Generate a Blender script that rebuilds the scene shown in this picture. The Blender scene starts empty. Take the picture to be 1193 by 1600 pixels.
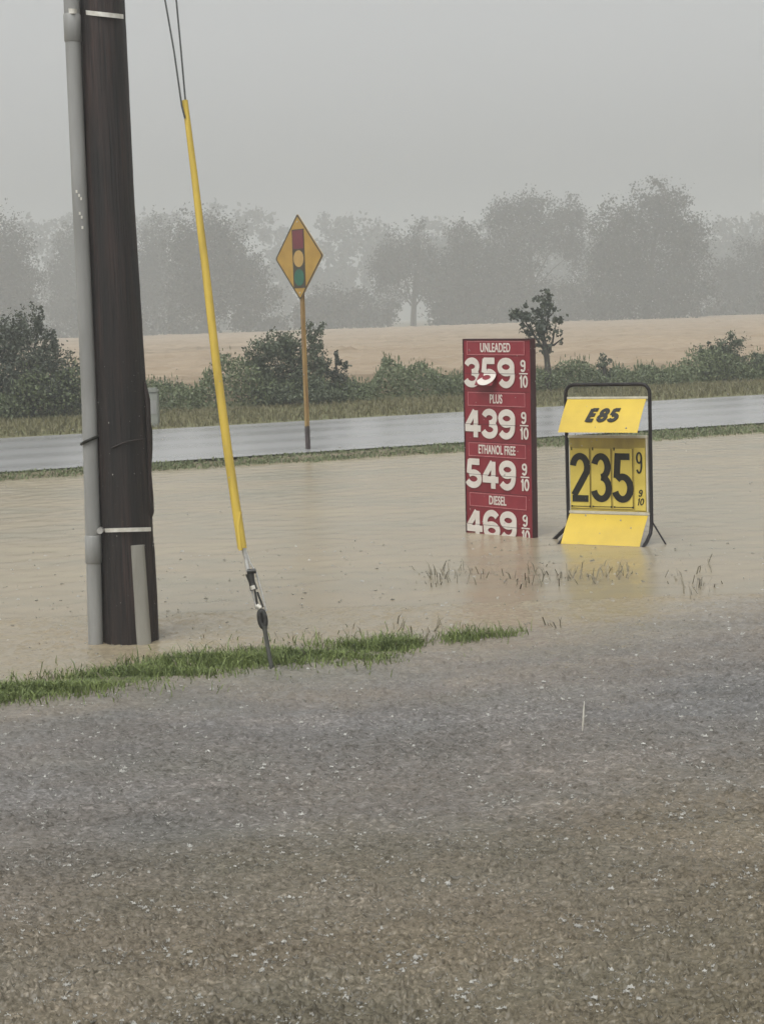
import bpy, bmesh, math, random
import numpy as np
from mathutils import Vector, Matrix

sc = bpy.context.scene
COL = sc.collection
rng = np.random.default_rng(11)
random.seed(5)
R = math.radians

# ------------------------------------------------------------------ camera
FPX, CW, CH = 2700.0, 1193.0, 1600.0          # focal length in photo pixels
CAM_Z, PITCH, ROLL = 1.95, R(6.45), R(1.9)
cd = bpy.data.cameras.new('camera')
cam = bpy.data.objects.new('camera', cd)
COL.objects.link(cam)
cd.sensor_fit = 'VERTICAL'
cd.sensor_height = 36.0
cd.lens = 36.0 * FPX / CH
cd.clip_start, cd.clip_end = 0.1, 6000
F = Vector((0, math.cos(PITCH), -math.sin(PITCH)))
R0 = Vector((1, 0, 0))
U0 = Vector((0, math.sin(PITCH), math.cos(PITCH)))
RT = R0 * math.cos(ROLL) - U0 * math.sin(ROLL)
UP = U0 * math.cos(ROLL) + R0 * math.sin(ROLL)
CL = Vector((0, 0, CAM_Z))
mw = Matrix((RT, UP, -F)).transposed().to_4x4()
mw.translation = CL
cam.matrix_world = mw
sc.camera = cam

# ------------------------------------------------------------------ world, sun, exposure
SUN_EL, SUN_AZ = R(62), R(205)                 # high, behind the camera, under full overcast
w = bpy.data.worlds.new("World")
sc.world = w
w.use_nodes = True
nt = w.node_tree
bg = nt.nodes['Background']
sky = nt.nodes.new('ShaderNodeTexSky')
sky.sky_type = 'NISHITA'
sky.sun_disc = False
sky.sun_elevation = SUN_EL
sky.sun_rotation = SUN_AZ
sky.air_density = 1.0
sky.dust_density = 6.0
hs = nt.nodes.new('ShaderNodeHueSaturation')   # rain cloud: the blue is gone from the sky
hs.inputs['Saturation'].default_value = 0.0
tint = nt.nodes.new('ShaderNodeMix')
tint.data_type = 'RGBA'
tint.blend_type = 'MULTIPLY'
tint.inputs[0].default_value = 1.0
tint.inputs[7].default_value = (0.975, 1.0, 1.01, 1)
nt.links.new(sky.outputs[0], hs.inputs['Color'])
nt.links.new(hs.outputs[0], tint.inputs[6])
nt.links.new(tint.outputs[2], bg.inputs['Color'])
bg.inputs['Strength'].default_value = 0.142
sl = bpy.data.lights.new('sun', 'SUN')
sl.energy = 0.85
sl.angle = R(40)
sl.color = (1.0, 0.985, 0.96)
sun = bpy.data.objects.new('sun', sl)
COL.objects.link(sun)
sd = Vector((math.sin(SUN_AZ) * math.cos(SUN_EL), math.cos(SUN_AZ) * math.cos(SUN_EL), math.sin(SUN_EL)))
sun.rotation_euler = sd.to_track_quat('Z', 'Y').to_euler()
sun.location = (0, -10, 30)
vs = sc.view_settings
vs.view_transform = 'Standard'
vs.look = 'None'
vs.exposure = 0.28
vs.gamma = 1.0
sc.cycles.use_denoising = True
sc.cycles.volume_bounces = 2
sc.cycles.max_bounces = 8

# ------------------------------------------------------------------ pixel rays to real places
def ray(px, py):
    return F + RT * ((px - CW / 2) / FPX) + UP * ((CH / 2 - py) / FPX)
def G(px, py, z=0.0):
    d = ray(px, py)
    return CL + d * ((z - CAM_Z) / d.z)
def P(px, py, y):
    d = ray(px, py)
    return CL + d * (y / d.y)

# ------------------------------------------------------------------ materials
def new_mat(name):
    m = bpy.data.materials.new(name)
    m.use_nodes = True
    return m, m.node_tree, m.node_tree.nodes['Principled BSDF']
def N(t, typ, **kw):
    n = t.nodes.new(typ)
    for k, v in kw.items():
        setattr(n, k, v)
    return n
def noise(t, vec, scale, detail=4, rough=0.55):
    n = N(t, 'ShaderNodeTexNoise')
    n.inputs['Scale'].default_value = scale
    n.inputs['Detail'].default_value = detail
    n.inputs['Roughness'].default_value = rough
    if vec is not None:
        t.links.new(vec, n.inputs['Vector'])
    return n.outputs['Fac']
def ramp(t, fac, stops):
    r = N(t, 'ShaderNodeValToRGB')
    e = r.color_ramp.elements
    e[0].position, e[0].color = stops[0][0], (*stops[0][1], 1)
    e[1].position, e[1].color = stops[-1][0], (*stops[-1][1], 1)
    for p, c in stops[1:-1]:
        x = e.new(p)
        x.color = (*c, 1)
    t.links.new(fac, r.inputs['Fac'])
    return r.outputs['Color']
def mapping(t, scale=(1, 1, 1), src='Object'):
    if src == 'Position':
        g = N(t, 'ShaderNodeNewGeometry').outputs['Position']
    else:
        g = N(t, 'ShaderNodeTexCoord').outputs[src]
    mp = N(t, 'ShaderNodeMapping')
    mp.inputs['Scale'].default_value = scale
    t.links.new(g, mp.inputs['Vector'])
    return mp.outputs['Vector']
def bump(t, b, fac, strength, dist):
    n = N(t, 'ShaderNodeBump')
    n.inputs['Strength'].default_value = strength
    n.inputs['Distance'].default_value = dist
    t.links.new(fac, n.inputs['Height'])
    t.links.new(n.outputs[0], b.inputs['Normal'])
def M(name, c1, c2=None, rough=0.6, scale=(6, 6, 6), metal=0.0, bstr=0.0, bdist=0.01, src='Object', lo=0.35, hi=0.65, detail=5):
    m, t, b = new_mat(name)
    b.inputs['Roughness'].default_value = rough
    b.inputs['Metallic'].default_value = metal
    v = mapping(t, scale, src)
    f = noise(t, v, 1.0, detail)
    c2 = c2 or tuple(x * 0.8 for x in c1)
    t.links.new(ramp(t, f, [(lo, c1), (hi, c2)]), b.inputs['Base Color'])
    if bstr:
        bump(t, b, f, bstr, bdist)
    return m
def leaf_mat(name, dark, light, scale=0.5, rough=0.6):
    m, t, b = new_mat(name)
    b.inputs['Roughness'].default_value = rough
    v = mapping(t, (scale,) * 3, 'Position')
    f = noise(t, v, 1.0, 3)
    g = N(t, 'ShaderNodeNewGeometry')
    mx = N(t, 'ShaderNodeMath', operation='MULTIPLY_ADD')
    t.links.new(g.outputs['Random Per Island'], mx.inputs[0])
    mx.inputs[1].default_value = 0.5
    ad = N(t, 'ShaderNodeMath', operation='MULTIPLY')
    t.links.new(f, ad.inputs[0]); ad.inputs[1].default_value = 0.8
    t.links.new(ad.outputs[0], mx.inputs[2])
    t.links.new(ramp(t, mx.outputs[0], [(0.25, dark), (0.85, light)]), b.inputs['Base Color'])
    return m

MAT = {}
m, t, b = new_mat('creosote_wood')
b.inputs['Roughness'].default_value = 0.6
w1_ = noise(t, mapping(t, (18, 18, 1.1)), 1.0, 6, 0.6)
w2_ = noise(t, mapping(t, (75, 75, 1.6)), 1.0, 4, 0.6)
w3_ = noise(t, mapping(t, (2.2, 2.2, 1.0)), 1.0, 5, 0.6)
cA = ramp(t, w1_, [(0.34, (0.0085, 0.0068, 0.0062)), (0.52, (0.020, 0.0128, 0.0108)), (0.68, (0.042, 0.0248, 0.0205))])
cB = ramp(t, w2_, [(0.36, (0.35, 0.35, 0.36)), (0.46, (1, 1, 1)), (0.74, (1.25, 1.2, 1.15))])
cC = ramp(t, w3_, [(0.35, (0.78, 0.86, 0.84)), (0.65, (1.15, 1.05, 1.03))])
m1 = N(t, 'ShaderNodeMix', data_type='RGBA', blend_type='MULTIPLY'); m1.inputs[0].default_value = 1
t.links.new(cA, m1.inputs[6]); t.links.new(cB, m1.inputs[7])
m2 = N(t, 'ShaderNodeMix', data_type='RGBA', blend_type='MULTIPLY'); m2.inputs[0].default_value = 1
t.links.new(m1.outputs[2], m2.inputs[6]); t.links.new(cC, m2.inputs[7])
t.links.new(m2.outputs[2], b.inputs['Base Color'])
bump(t, b, w2_, 0.9, 0.012)
MAT['pole'] = m
MAT['pole_edge'] = M('dark_wood_strip', (0.0315, 0.0182, 0.014), (0.014, 0.0098, 0.0077), 0.65, (40, 40, 2.5), bstr=0.5)
MAT['pvc'] = M('grey_pvc', (0.30, 0.295, 0.28), (0.22, 0.215, 0.20), 0.42, (9, 9, 1.5))
MAT['guard'] = M('pale_cable_guard', (0.272, 0.26, 0.224), (0.208, 0.192, 0.16), 0.5, (10, 10, 2))
MAT['steel'] = M('galvanised_steel', (0.62, 0.60, 0.56), (0.42, 0.40, 0.37), 0.32, (30, 30, 30), metal=0.6)
MAT['strap'] = M('bright_strap', (0.80, 0.77, 0.70), (0.62, 0.58, 0.50), 0.3, (20, 20, 20), metal=0.3)
MAT['iron'] = M('dark_iron', (0.055, 0.055, 0.05), (0.035, 0.03, 0.026), 0.45, (40, 40, 40), metal=0.5)
MAT['rod'] = M('weathered_rod', (0.11, 0.11, 0.095), (0.06, 0.06, 0.05), 0.5, (40, 40, 12), metal=0.3)
MAT['wire'] = M('guy_strand', (0.10, 0.105, 0.10), (0.06, 0.06, 0.06), 0.45, (60, 60, 60), metal=0.5)
MAT['yellow_guard'] = M('yellow_guard_plastic', (0.62, 0.43, 0.06), (0.43, 0.30, 0.045), 0.24, (24, 24, 1.6), lo=0.32, hi=0.72)
MAT['black_tube'] = M('black_painted_tube', (0.016, 0.013, 0.014), (0.024, 0.020, 0.019), 0.35, (10, 10, 10))
MAT['yellow_sheet'] = M('bright_yellow_sheet', (0.585, 0.405, 0.028), (0.50, 0.34, 0.022), 0.4, (4, 4, 4))
MAT['yellow_card'] = M('dull_yellow_card', (0.67, 0.52, 0.1), (0.56, 0.425, 0.07), 0.45, (5, 5, 5))
MAT['yellow_back'] = M('stained_yellow_board', (0.46, 0.35, 0.065), (0.3, 0.225, 0.05), 0.5, (6, 6, 3))
MAT['clear_rail'] = M('pale_rail', (0.62, 0.58, 0.46), (0.50, 0.46, 0.36), 0.3, (10, 10, 10))
MAT['ink'] = M('black_print', (0.016, 0.015, 0.011), (0.024, 0.022, 0.016), 0.4, (20, 20, 20))
for _k in ('ink', 'black_tube'):
    MAT[_k].node_tree.nodes['Principled BSDF'].inputs['Specular IOR Level'].default_value = 0.2
MAT['red'] = M('red_sign_face', (0.216, 0.01368, 0.02448), (0.1692, 0.0108, 0.01944), 0.42, (7, 7, 3))
MAT['red_plate'] = M('red_label_plate', (0.2516, 0.02516, 0.037), (0.2072, 0.01776, 0.02812), 0.42, (7, 7, 7))
MAT['red_dark'] = M('dark_red_edge', (0.0525, 0.0112, 0.014), (0.035, 0.0084, 0.0105), 0.5, (7, 7, 3))
MAT['pink_line'] = M('faded_pink_line', (0.464, 0.16, 0.168), (0.384, 0.112, 0.12), 0.5, (30, 30, 30))
MAT['white_print'] = M('white_print', (0.663, 0.612, 0.5525), (0.595, 0.5355, 0.476), 0.42, (14, 14, 14))
MAT['warn_yellow'] = M('faded_sign_yellow', (0.425, 0.255, 0.04675), (0.357, 0.204, 0.034), 0.4, (5, 5, 5))
MAT['warn_border'] = M('sign_black', (0.040, 0.030, 0.018), (0.06, 0.045, 0.025), 0.45, (9, 9, 9))
MAT['warn_red'] = M('faded_signal_red', (0.155, 0.022, 0.034), (0.125, 0.019, 0.028), 0.4, (9, 9, 9))
MAT['warn_amber'] = M('signal_amber', (0.46, 0.29, 0.09), (0.4, 0.25, 0.075), 0.4, (9, 9, 9))
MAT['warn_green'] = M('signal_green', (0.022, 0.125, 0.078), (0.018, 0.1, 0.062), 0.4, (9, 9, 9))
MAT['post_paint'] = M('ochre_post_paint', (0.34, 0.22, 0.07), (0.20, 0.115, 0.045), 0.5, (20, 20, 3))
MAT['post_dark'] = M('rusty_post_foot', (0.065, 0.045, 0.045), (0.04, 0.03, 0.03), 0.6, (20, 20, 6))
MAT['bark'] = M('bark', (0.060, 0.050, 0.040), (0.035, 0.029, 0.024), 0.85, (3, 3, 1))
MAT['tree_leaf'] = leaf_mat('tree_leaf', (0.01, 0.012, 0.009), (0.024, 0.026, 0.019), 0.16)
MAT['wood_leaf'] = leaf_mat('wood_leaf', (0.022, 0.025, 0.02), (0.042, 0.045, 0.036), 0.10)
MAT['bush_leaf'] = leaf_mat('bush_leaf', (0.032, 0.044, 0.024), (0.082, 0.1, 0.052), 0.9)
MAT['conifer_leaf'] = leaf_mat('conifer_leaf', (0.027, 0.035, 0.024), (0.064, 0.076, 0.046), 0.9)
MAT['weed_leaf'] = leaf_mat('weed_leaf', (0.055, 0.072, 0.031), (0.118, 0.142, 0.062), 0.55)
MAT['grass_near'] = leaf_mat('grass_near', (0.042, 0.066, 0.016), (0.165, 0.205, 0.055), 2.2)
MAT['grass_wet'] = leaf_mat('grass_wet', (0.065, 0.088, 0.036), (0.16, 0.185, 0.085), 1.5)
MAT['grass_dead'] = leaf_mat('grass_dead', (0.075, 0.065, 0.045), (0.22, 0.19, 0.13), 1.5)
MAT['verge_grass'] = leaf_mat('verge_grass', (0.095, 0.088, 0.036), (0.145, 0.128, 0.056), 0.35)
MAT['wheat'] = leaf_mat('wheat', (0.34, 0.24, 0.15), (0.56, 0.41, 0.27), 0.12)
MAT['soil'] = M('muddy_soil', (0.16, 0.13, 0.085), (0.11, 0.10, 0.05), 0.9, (0.8, 0.8, 0.8), src='Position')
MAT['verge'] = M('verge_turf', (0.136, 0.1232, 0.051), (0.102, 0.1062, 0.03825), 0.9, (0.5, 0.9, 0.5), src='Position')
MAT['bank'] = M('bank_turf', (0.07, 0.10, 0.025), (0.10, 0.10, 0.05), 0.9, (5, 5, 5), src='Position')
MAT['pedestal'] = M('grey_green_cabinet', (0.23, 0.235, 0.20), (0.18, 0.185, 0.16), 0.5, (5, 5, 5))
MAT['foam'] = M('rain_spray', (0.43, 0.415, 0.375), (0.30, 0.29, 0.26), 0.25, (30, 30, 30))

_b = MAT['foam'].node_tree.nodes['Principled BSDF']
_b.inputs['Transmission Weight'].default_value = 0.12
_b.inputs['IOR'].default_value = 1.33
# ------------------------------------------------------------------ mesh builders
class MB:
    def __init__(s):
        s.v, s.f, s.sm = [], [], []
    def add(s, vs, fs, smooth=False):
        o = len(s.v)
        s.v += [tuple(v) for v in vs]
        s.f += [[o + i for i in f] for f in fs]
        s.sm += [smooth] * len(fs)
        return s
    def box(s, x0, x1, y0, y1, z0, z1, bev=0.0):
        if bev:
            bm = bmesh.new()
            bmesh.ops.create_cube(bm, size=1)
            for v in bm.verts:
                v.co = ((x0 + x1) / 2 + v.co.x * (x1 - x0), (y0 + y1) / 2 + v.co.y * (y1 - y0), (z0 + z1) / 2 + v.co.z * (z1 - z0))
            bmesh.ops.bevel(bm, geom=list(bm.edges), offset=bev, segments=2, affect='EDGES')
            bm.verts.index_update()
            s.add([v.co for v in bm.verts], [[v.index for v in f.verts] for f in bm.faces])
            bm.free()
            return s
        vs = [(x, y, z) for z in (z0, z1) for y in (y0, y1) for x in (x0, x1)]
        return s.add(vs, [(0, 2, 3, 1), (4, 5, 7, 6), (0, 1, 5, 4), (2, 6, 7, 3), (0, 4, 6, 2), (1, 3, 7, 5)])
    def tube(s, pts, rad, n=10, closed=False, cap=True, flat=1.0):
        pts = [Vector(p) for p in pts]
        m = len(pts)
        if not isinstance(rad, (list, tuple)):
            rad = [rad] * m
        vs, ref = [], None
        for i in range(m):
            if closed:
                d = pts[(i + 1) % m] - pts[i - 1]
            else:
                d = pts[min(i + 1, m - 1)] - pts[max(i - 1, 0)]
            d.normalize()
            if ref is None:
                ref = Vector((0, 0, 1)) if abs(d.z) < 0.9 else Vector((1, 0, 0))
            a = (ref - d * ref.dot(d)).normalized()
            ref = a
            b = d.cross(a)
            for k in range(n):
                t = 2 * math.pi * k / n
                vs.append(pts[i] + (a * math.cos(t) + b * math.sin(t) * flat) * rad[i])
        fs = []
        for i in range(m if closed else m - 1):
            j = (i + 1) % m
            for k in range(n):
                fs.append((i * n + k, i * n + (k + 1) % n, j * n + (k + 1) % n, j * n + k))
        s.add(vs, fs, True)
        if cap and not closed:
            s.add(vs[:n], [tuple(range(n))[::-1]])
            s.add(vs[-n:], [tuple(range(n))])
        return s
    def prism(s, poly, y0, y1):                 # polygon in x,z extruded in y
        n = len(poly)
        vs = [(x, y0, z) for x, z in poly] + [(x, y1, z) for x, z in poly]
        fs = [tuple(range(n)), tuple(range(2 * n - 1, n - 1, -1))]
        fs += [(i, i + n, (i + 1) % n + n, (i + 1) % n) for i in range(n)]
        return s.add(vs, fs)
    def build(s, name, mat, parent=None):
        me = bpy.data.meshes.new(name)
        me.from_pydata(s.v, [], s.f)
        me.polygons.foreach_set('use_smooth', s.sm)
        me.materials.append(mat)
        o = bpy.data.objects.new(name, me)
        COL.objects.link(o)
        if parent is not None:
            o.parent = parent
        return o
def fast_mesh(name, verts, faces, mat, parent=None, smooth=False):
    """verts (n,3) array, faces (m,k) array, all faces of k corners"""
    me = bpy.data.meshes.new(name)
    k = faces.shape[1]
    me.vertices.add(len(verts))
    me.vertices.foreach_set('co', np.ascontiguousarray(verts, dtype=np.float32).ravel())
    me.loops.add(faces.size)
    me.loops.foreach_set('vertex_index', np.ascontiguousarray(faces, dtype=np.int32).ravel())
    me.polygons.add(len(faces))
    me.polygons.foreach_set('loop_start', np.arange(0, faces.size, k, dtype=np.int32))
    me.polygons.foreach_set('loop_total', np.full(len(faces), k, dtype=np.int32))
    me.polygons.foreach_set('use_smooth', np.full(len(faces), smooth))
    me.update(calc_edges=True)
    me.materials.append(mat)
    o = bpy.data.objects.new(name, me)
    COL.objects.link(o)
    if parent is not None:
        o.parent = parent
    return o
def tag(o, label=None, cat=None, group=None, kind=None):
    for k, v in (('label', label), ('category', cat), ('group', group), ('kind', kind)):
        if v:
            o[k] = v
    return o
def thing(name, label, cat, loc=(0, 0, 0), rz=0.0, group=None):
    o = bpy.data.objects.new(name, None)
    o.empty_display_size = 0.2
    COL.objects.link(o)
    o.location = loc
    o.rotation_euler = (0, 0, rz)
    return tag(o, label, cat, group)
def rel(pts, root):
    return [Vector(p) - Vector(root.location) for p in pts]

# ------------------------------------------------------------------ ground lines (real plan of the place)
S = 0.42                                         # slope of the road against the view
CN = math.sqrt(1 + S * S)
V_RN, V_RF, V_VG = 22.8, 29.7, 33.3              # near road edge, far road edge, end of the verge
def perp(x, y):
    return (y - S * x) / CN
def strip(name, v0, v1, z0, z1, mat, x0=-110, x1=110, n=110):
    """sheet between two lines parallel to the road"""
    xs = np.linspace(x0, x1, n)
    k = 8
    vs, fs = [], []
    for i, x in enumerate(xs):
        for j in range(k + 1):
            t = j / k
            v = v0 + (v1 - v0) * t
            vs.append((x, v * CN + S * x, z0 + (z1 - z0) * t))
    vs = np.array(vs)
    for i in range(n - 1):
        for j in range(k):
            a = i * (k + 1) + j
            fs.append((a, a + k + 1, a + k + 2, a + 1))
    o = fast_mesh(name, vs, np.array(fs), mat, smooth=True)
    o['kind'] = 'structure'
    return o
def flood_edge(x):
    return 24.25 + 0.352 * x + 0.10 * math.sin(x * 1.3) + 0.07 * math.sin(x * 3.7 + 1)

# terrain: one sheet to the end of the world, drowned lot and lawn in front, road bank, field behind
def terr(x, y):
    v = perp(x, y)
    fe = np.clip((24.25 + 0.352 * x - y) / 1.2, -1, 1)
    z = np.where(fe > 0, -0.02 - 0.28 * fe, -0.02 - 0.10 * fe)
    z = np.where(v > V_RN - 0.3, 0.06, z)
    z = np.where(v > V_VG, 0.20 + np.clip((v - V_VG) / 60, 0, 1) * 0.10, z)
    return z
gx = np.concatenate([np.linspace(-640, -70, 20)[:-1], np.linspace(-70, 70, 141), np.linspace(70, 640, 20)[1:]])
gy = np.concatenate([np.linspace(-40, 0, 10)[:-1], np.linspace(0, 100, 201), np.linspace(100, 640, 40)[1:]])
GX, GY = np.meshgrid(gx, gy)
gv = np.stack([GX, GY, terr(GX, GY)], -1).reshape(-1, 3)
ii = np.arange(len(gx) * len(gy)).reshape(len(gy), len(gx))
gf = np.stack([ii[:-1, :-1], ii[:-1, 1:], ii[1:, 1:], ii[1:, :-1]], -1).reshape(-1, 4)
fast_mesh('ground', gv, gf, MAT['soil'], smooth=True)['kind'] = 'structure'

# the wheat field: ripe stand, a rough sheet 0.8 m over the soil
fx = np.concatenate([np.linspace(-260, -40, 45)[:-1], np.linspace(-40, 40, 161), np.linspace(40, 260, 45)[1:]])
fv = np.concatenate([np.linspace(0, 40, 90)[:-1], np.linspace(40, 175, 120)])
FXX, FVV = np.meshgrid(fx, fv)
y0 = (V_VG + 2.2) * CN + S * np.clip(FXX, -60, 60)
yend = 211.0 + 0.0 * FXX
FYY = y0 + (yend - y0) * (FVV / 175.0)
fz = 0.62 + 0.05 * np.sin(FYY * 0.21 + FXX * 0.03) + rng.normal(0, 0.05, FXX.shape)
fz[0] = 0.1; fz[-1] = 0.1
fvv = np.stack([FXX, FYY, fz], -1).reshape(-1, 3)
ii = np.arange(FXX.size).reshape(FXX.shape)
ff = np.stack([ii[:-1, :-1], ii[:-1, 1:], ii[1:, 1:], ii[1:, :-1]], -1).reshape(-1, 4)
m, t, b = new_mat('ripe_wheat_field')
b.inputs['Roughness'].default_value = 0.9
n1 = noise(t, mapping(t, (0.05, 0.22, 0.1), 'Position'), 1.0, 6, 0.6)
n2 = noise(t, mapping(t, (1.6, 1.6, 1.6), 'Position'), 1.0, 4, 0.7)
mx = N(t, 'ShaderNodeMath', operation='MULTIPLY_ADD')
t.links.new(n2, mx.inputs[0]); mx.inputs[1].default_value = 0.45
t.links.new(n1, mx.inputs[2])
t.links.new(ramp(t, mx.outputs[0], [(0.45, (0.185, 0.137, 0.085)), (0.7, (0.265, 0.198, 0.130)), (0.95, (0.33, 0.255, 0.175))]), b.inputs['Base Color'])
fast_mesh('wheat_field', fvv, ff, m, smooth=False)['kind'] = 'structure'

# road: wet asphalt with lighter wheel tracks
m, t, b = new_mat('wet_road')
pos = N(t, 'ShaderNodeNewGeometry').outputs['Position']
sep = N(t, 'ShaderNodeSeparateXYZ'); t.links.new(pos, sep.inputs[0])
mv = N(t, 'ShaderNodeMath', operation='MULTIPLY_ADD')
t.links.new(sep.outputs['X'], mv.inputs[0]); mv.inputs[1].default_value = -S; t.links.new(sep.outputs['Y'], mv.inputs[2])
wn = noise(t, mapping(t, (0.08, 0.5, 1), 'Position'), 1.0, 4)
mv2 = N(t, 'ShaderNodeMath', operation='MULTIPLY_ADD')
t.links.new(wn, mv2.inputs[0]); mv2.inputs[1].default_value = 1.2; t.links.new(mv.outputs[0], mv2.inputs[2])
sn = N(t, 'ShaderNodeMath', operation='MULTIPLY'); t.links.new(mv2.outputs[0], sn.inputs[0]); sn.inputs[1].default_value = 3.3
si = N(t, 'ShaderNodeMath', operation='SINE'); t.links.new(sn.outputs[0], si.inputs[0])
mr = N(t, 'ShaderNodeMapRange'); t.links.new(si.outputs[0], mr.inputs[0])
mr.inputs[1].default_value = -1; mr.inputs[3].default_value = 0.20; mr.inputs[4].default_value = 0.27
t.links.new(mr.outputs[0], b.inputs['Roughness'])
t.links.new(ramp(t, wn, [(0.3, (0.272, 0.268, 0.264)), (0.7, (0.302, 0.298, 0.293))]), b.inputs['Base Color'])
bump(t, b, noise(t, mapping(t, (9, 9, 9), 'Position'), 1.0, 4), 0.35, 0.01)
MAT['road'] = m
strip('road', V_RN, V_RF, 0.085, 0.10, MAT['road'])
strip('far_verge', V_RF, V_VG + 2.6, 0.095, 0.26, MAT['verge'])

# ------------------------------------------------------------------ flood water: a real rain-beaten surface
m, t, b = new_mat('flood_water')
pos = N(t, 'ShaderNodeNewGeometry').outputs['Position']
sep = N(t, 'ShaderNodeSeparateXYZ'); t.links.new(pos, sep.inputs[0])
# silt: deep and tan over the lawn, thin and dark over the asphalt lot, brown run-off nearest
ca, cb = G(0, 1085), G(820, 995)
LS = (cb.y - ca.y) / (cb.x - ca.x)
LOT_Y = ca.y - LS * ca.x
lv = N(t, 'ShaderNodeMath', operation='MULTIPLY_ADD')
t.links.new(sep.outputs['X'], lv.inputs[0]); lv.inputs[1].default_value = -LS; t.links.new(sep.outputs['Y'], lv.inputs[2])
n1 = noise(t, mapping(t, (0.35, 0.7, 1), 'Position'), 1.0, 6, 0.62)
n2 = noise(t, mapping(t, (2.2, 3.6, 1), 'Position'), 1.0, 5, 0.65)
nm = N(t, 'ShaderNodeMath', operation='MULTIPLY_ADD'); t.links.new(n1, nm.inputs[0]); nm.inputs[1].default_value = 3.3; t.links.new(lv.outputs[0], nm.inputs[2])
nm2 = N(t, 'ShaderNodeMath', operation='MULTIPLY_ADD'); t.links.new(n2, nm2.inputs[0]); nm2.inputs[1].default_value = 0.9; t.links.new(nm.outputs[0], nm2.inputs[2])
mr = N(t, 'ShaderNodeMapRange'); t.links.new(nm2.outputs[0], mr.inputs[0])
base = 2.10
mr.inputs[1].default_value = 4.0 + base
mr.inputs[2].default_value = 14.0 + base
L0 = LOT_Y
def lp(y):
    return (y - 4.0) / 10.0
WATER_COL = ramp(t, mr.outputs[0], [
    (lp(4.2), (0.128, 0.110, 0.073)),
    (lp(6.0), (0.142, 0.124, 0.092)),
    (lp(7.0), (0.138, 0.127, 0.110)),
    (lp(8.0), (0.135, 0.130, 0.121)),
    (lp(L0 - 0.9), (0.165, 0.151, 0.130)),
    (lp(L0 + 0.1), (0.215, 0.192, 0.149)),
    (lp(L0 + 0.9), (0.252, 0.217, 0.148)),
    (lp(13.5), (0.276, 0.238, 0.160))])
n3 = noise(t, mapping(t, (0.5, 0.9, 1), 'Position'), 1.0, 5, 0.6)
vm = N(t, 'ShaderNodeMix', data_type='RGBA', blend_type='MULTIPLY')
vm.inputs[0].default_value = 1.0
t.links.new(WATER_COL, vm.inputs[6])
t.links.new(ramp(t, n3, [(0.28, (0.82, 0.85, 0.87)), (0.42, (0.96, 0.955, 0.98)), (0.56, (1.03, 0.98, 0.97)), (0.72, (1.14, 1.12, 1.08))]), vm.inputs[7])
# fine pale and dark flecks: sky glints off ripples painted into colour, with bubbles
n4 = noise(t, mapping(t, (27, 70, 50), 'Position'), 1.0, 3, 0.65)
n5 = noise(t, mapping(t, (0.7, 1.9, 1), 'Position'), 1.0, 5, 0.65)
mq = N(t, 'ShaderNodeMath', operation='MULTIPLY_ADD'); t.links.new(n5, mq.inputs[0]); mq.inputs[1].default_value = 0.45; t.links.new(n4, mq.inputs[2])
shal = N(t, 'ShaderNodeMapRange'); t.links.new(nm.outputs[0], shal.inputs[0])       # only where the water is a thin film
shal.inputs[1].default_value = L0 + 1.65 + 0.5; shal.inputs[2].default_value = L0 + 1.65 - 2.4
shal.inputs[3].default_value = 0.07; shal.inputs[4].default_value = 1.0
vm2 = N(t, 'ShaderNodeMix', data_type='RGBA', blend_type='MULTIPLY')
t.links.new(shal.outputs[0], vm2.inputs[0])
t.links.new(vm.outputs[2], vm2.inputs[6])
t.links.new(ramp(t, mq.outputs[0], [(0.55, (0.48, 0.47, 0.44)), (0.70, (0.95, 0.95, 0.94)), (0.80, (1.08, 1.08, 1.09)), (0.92, (1.80, 1.80, 1.84))]), vm2.inputs[7])
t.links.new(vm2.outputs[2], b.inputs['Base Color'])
b.inputs['Roughness'].default_value = 0.24
b.inputs['IOR'].default_value = 1.33
f1 = noise(t, mapping(t, (55, 55, 55), 'Position'), 1.0, 3, 0.6)
bump(t, b, f1, 0.45, 0.012)
bs_ = [n for n in t.nodes if n.type == 'BUMP'][0]
mb_ = N(t, 'ShaderNodeMath', operation='MULTIPLY'); t.links.new(shal.outputs[0], mb_.inputs[0]); mb_.inputs[1].default_value = 0.45; mb_.operation = 'MULTIPLY_ADD'; mb_.inputs[2].default_value = 0.07
t.links.new(mb_.outputs[0], bs_.inputs['Strength'])
MAT['water'] = m

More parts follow.
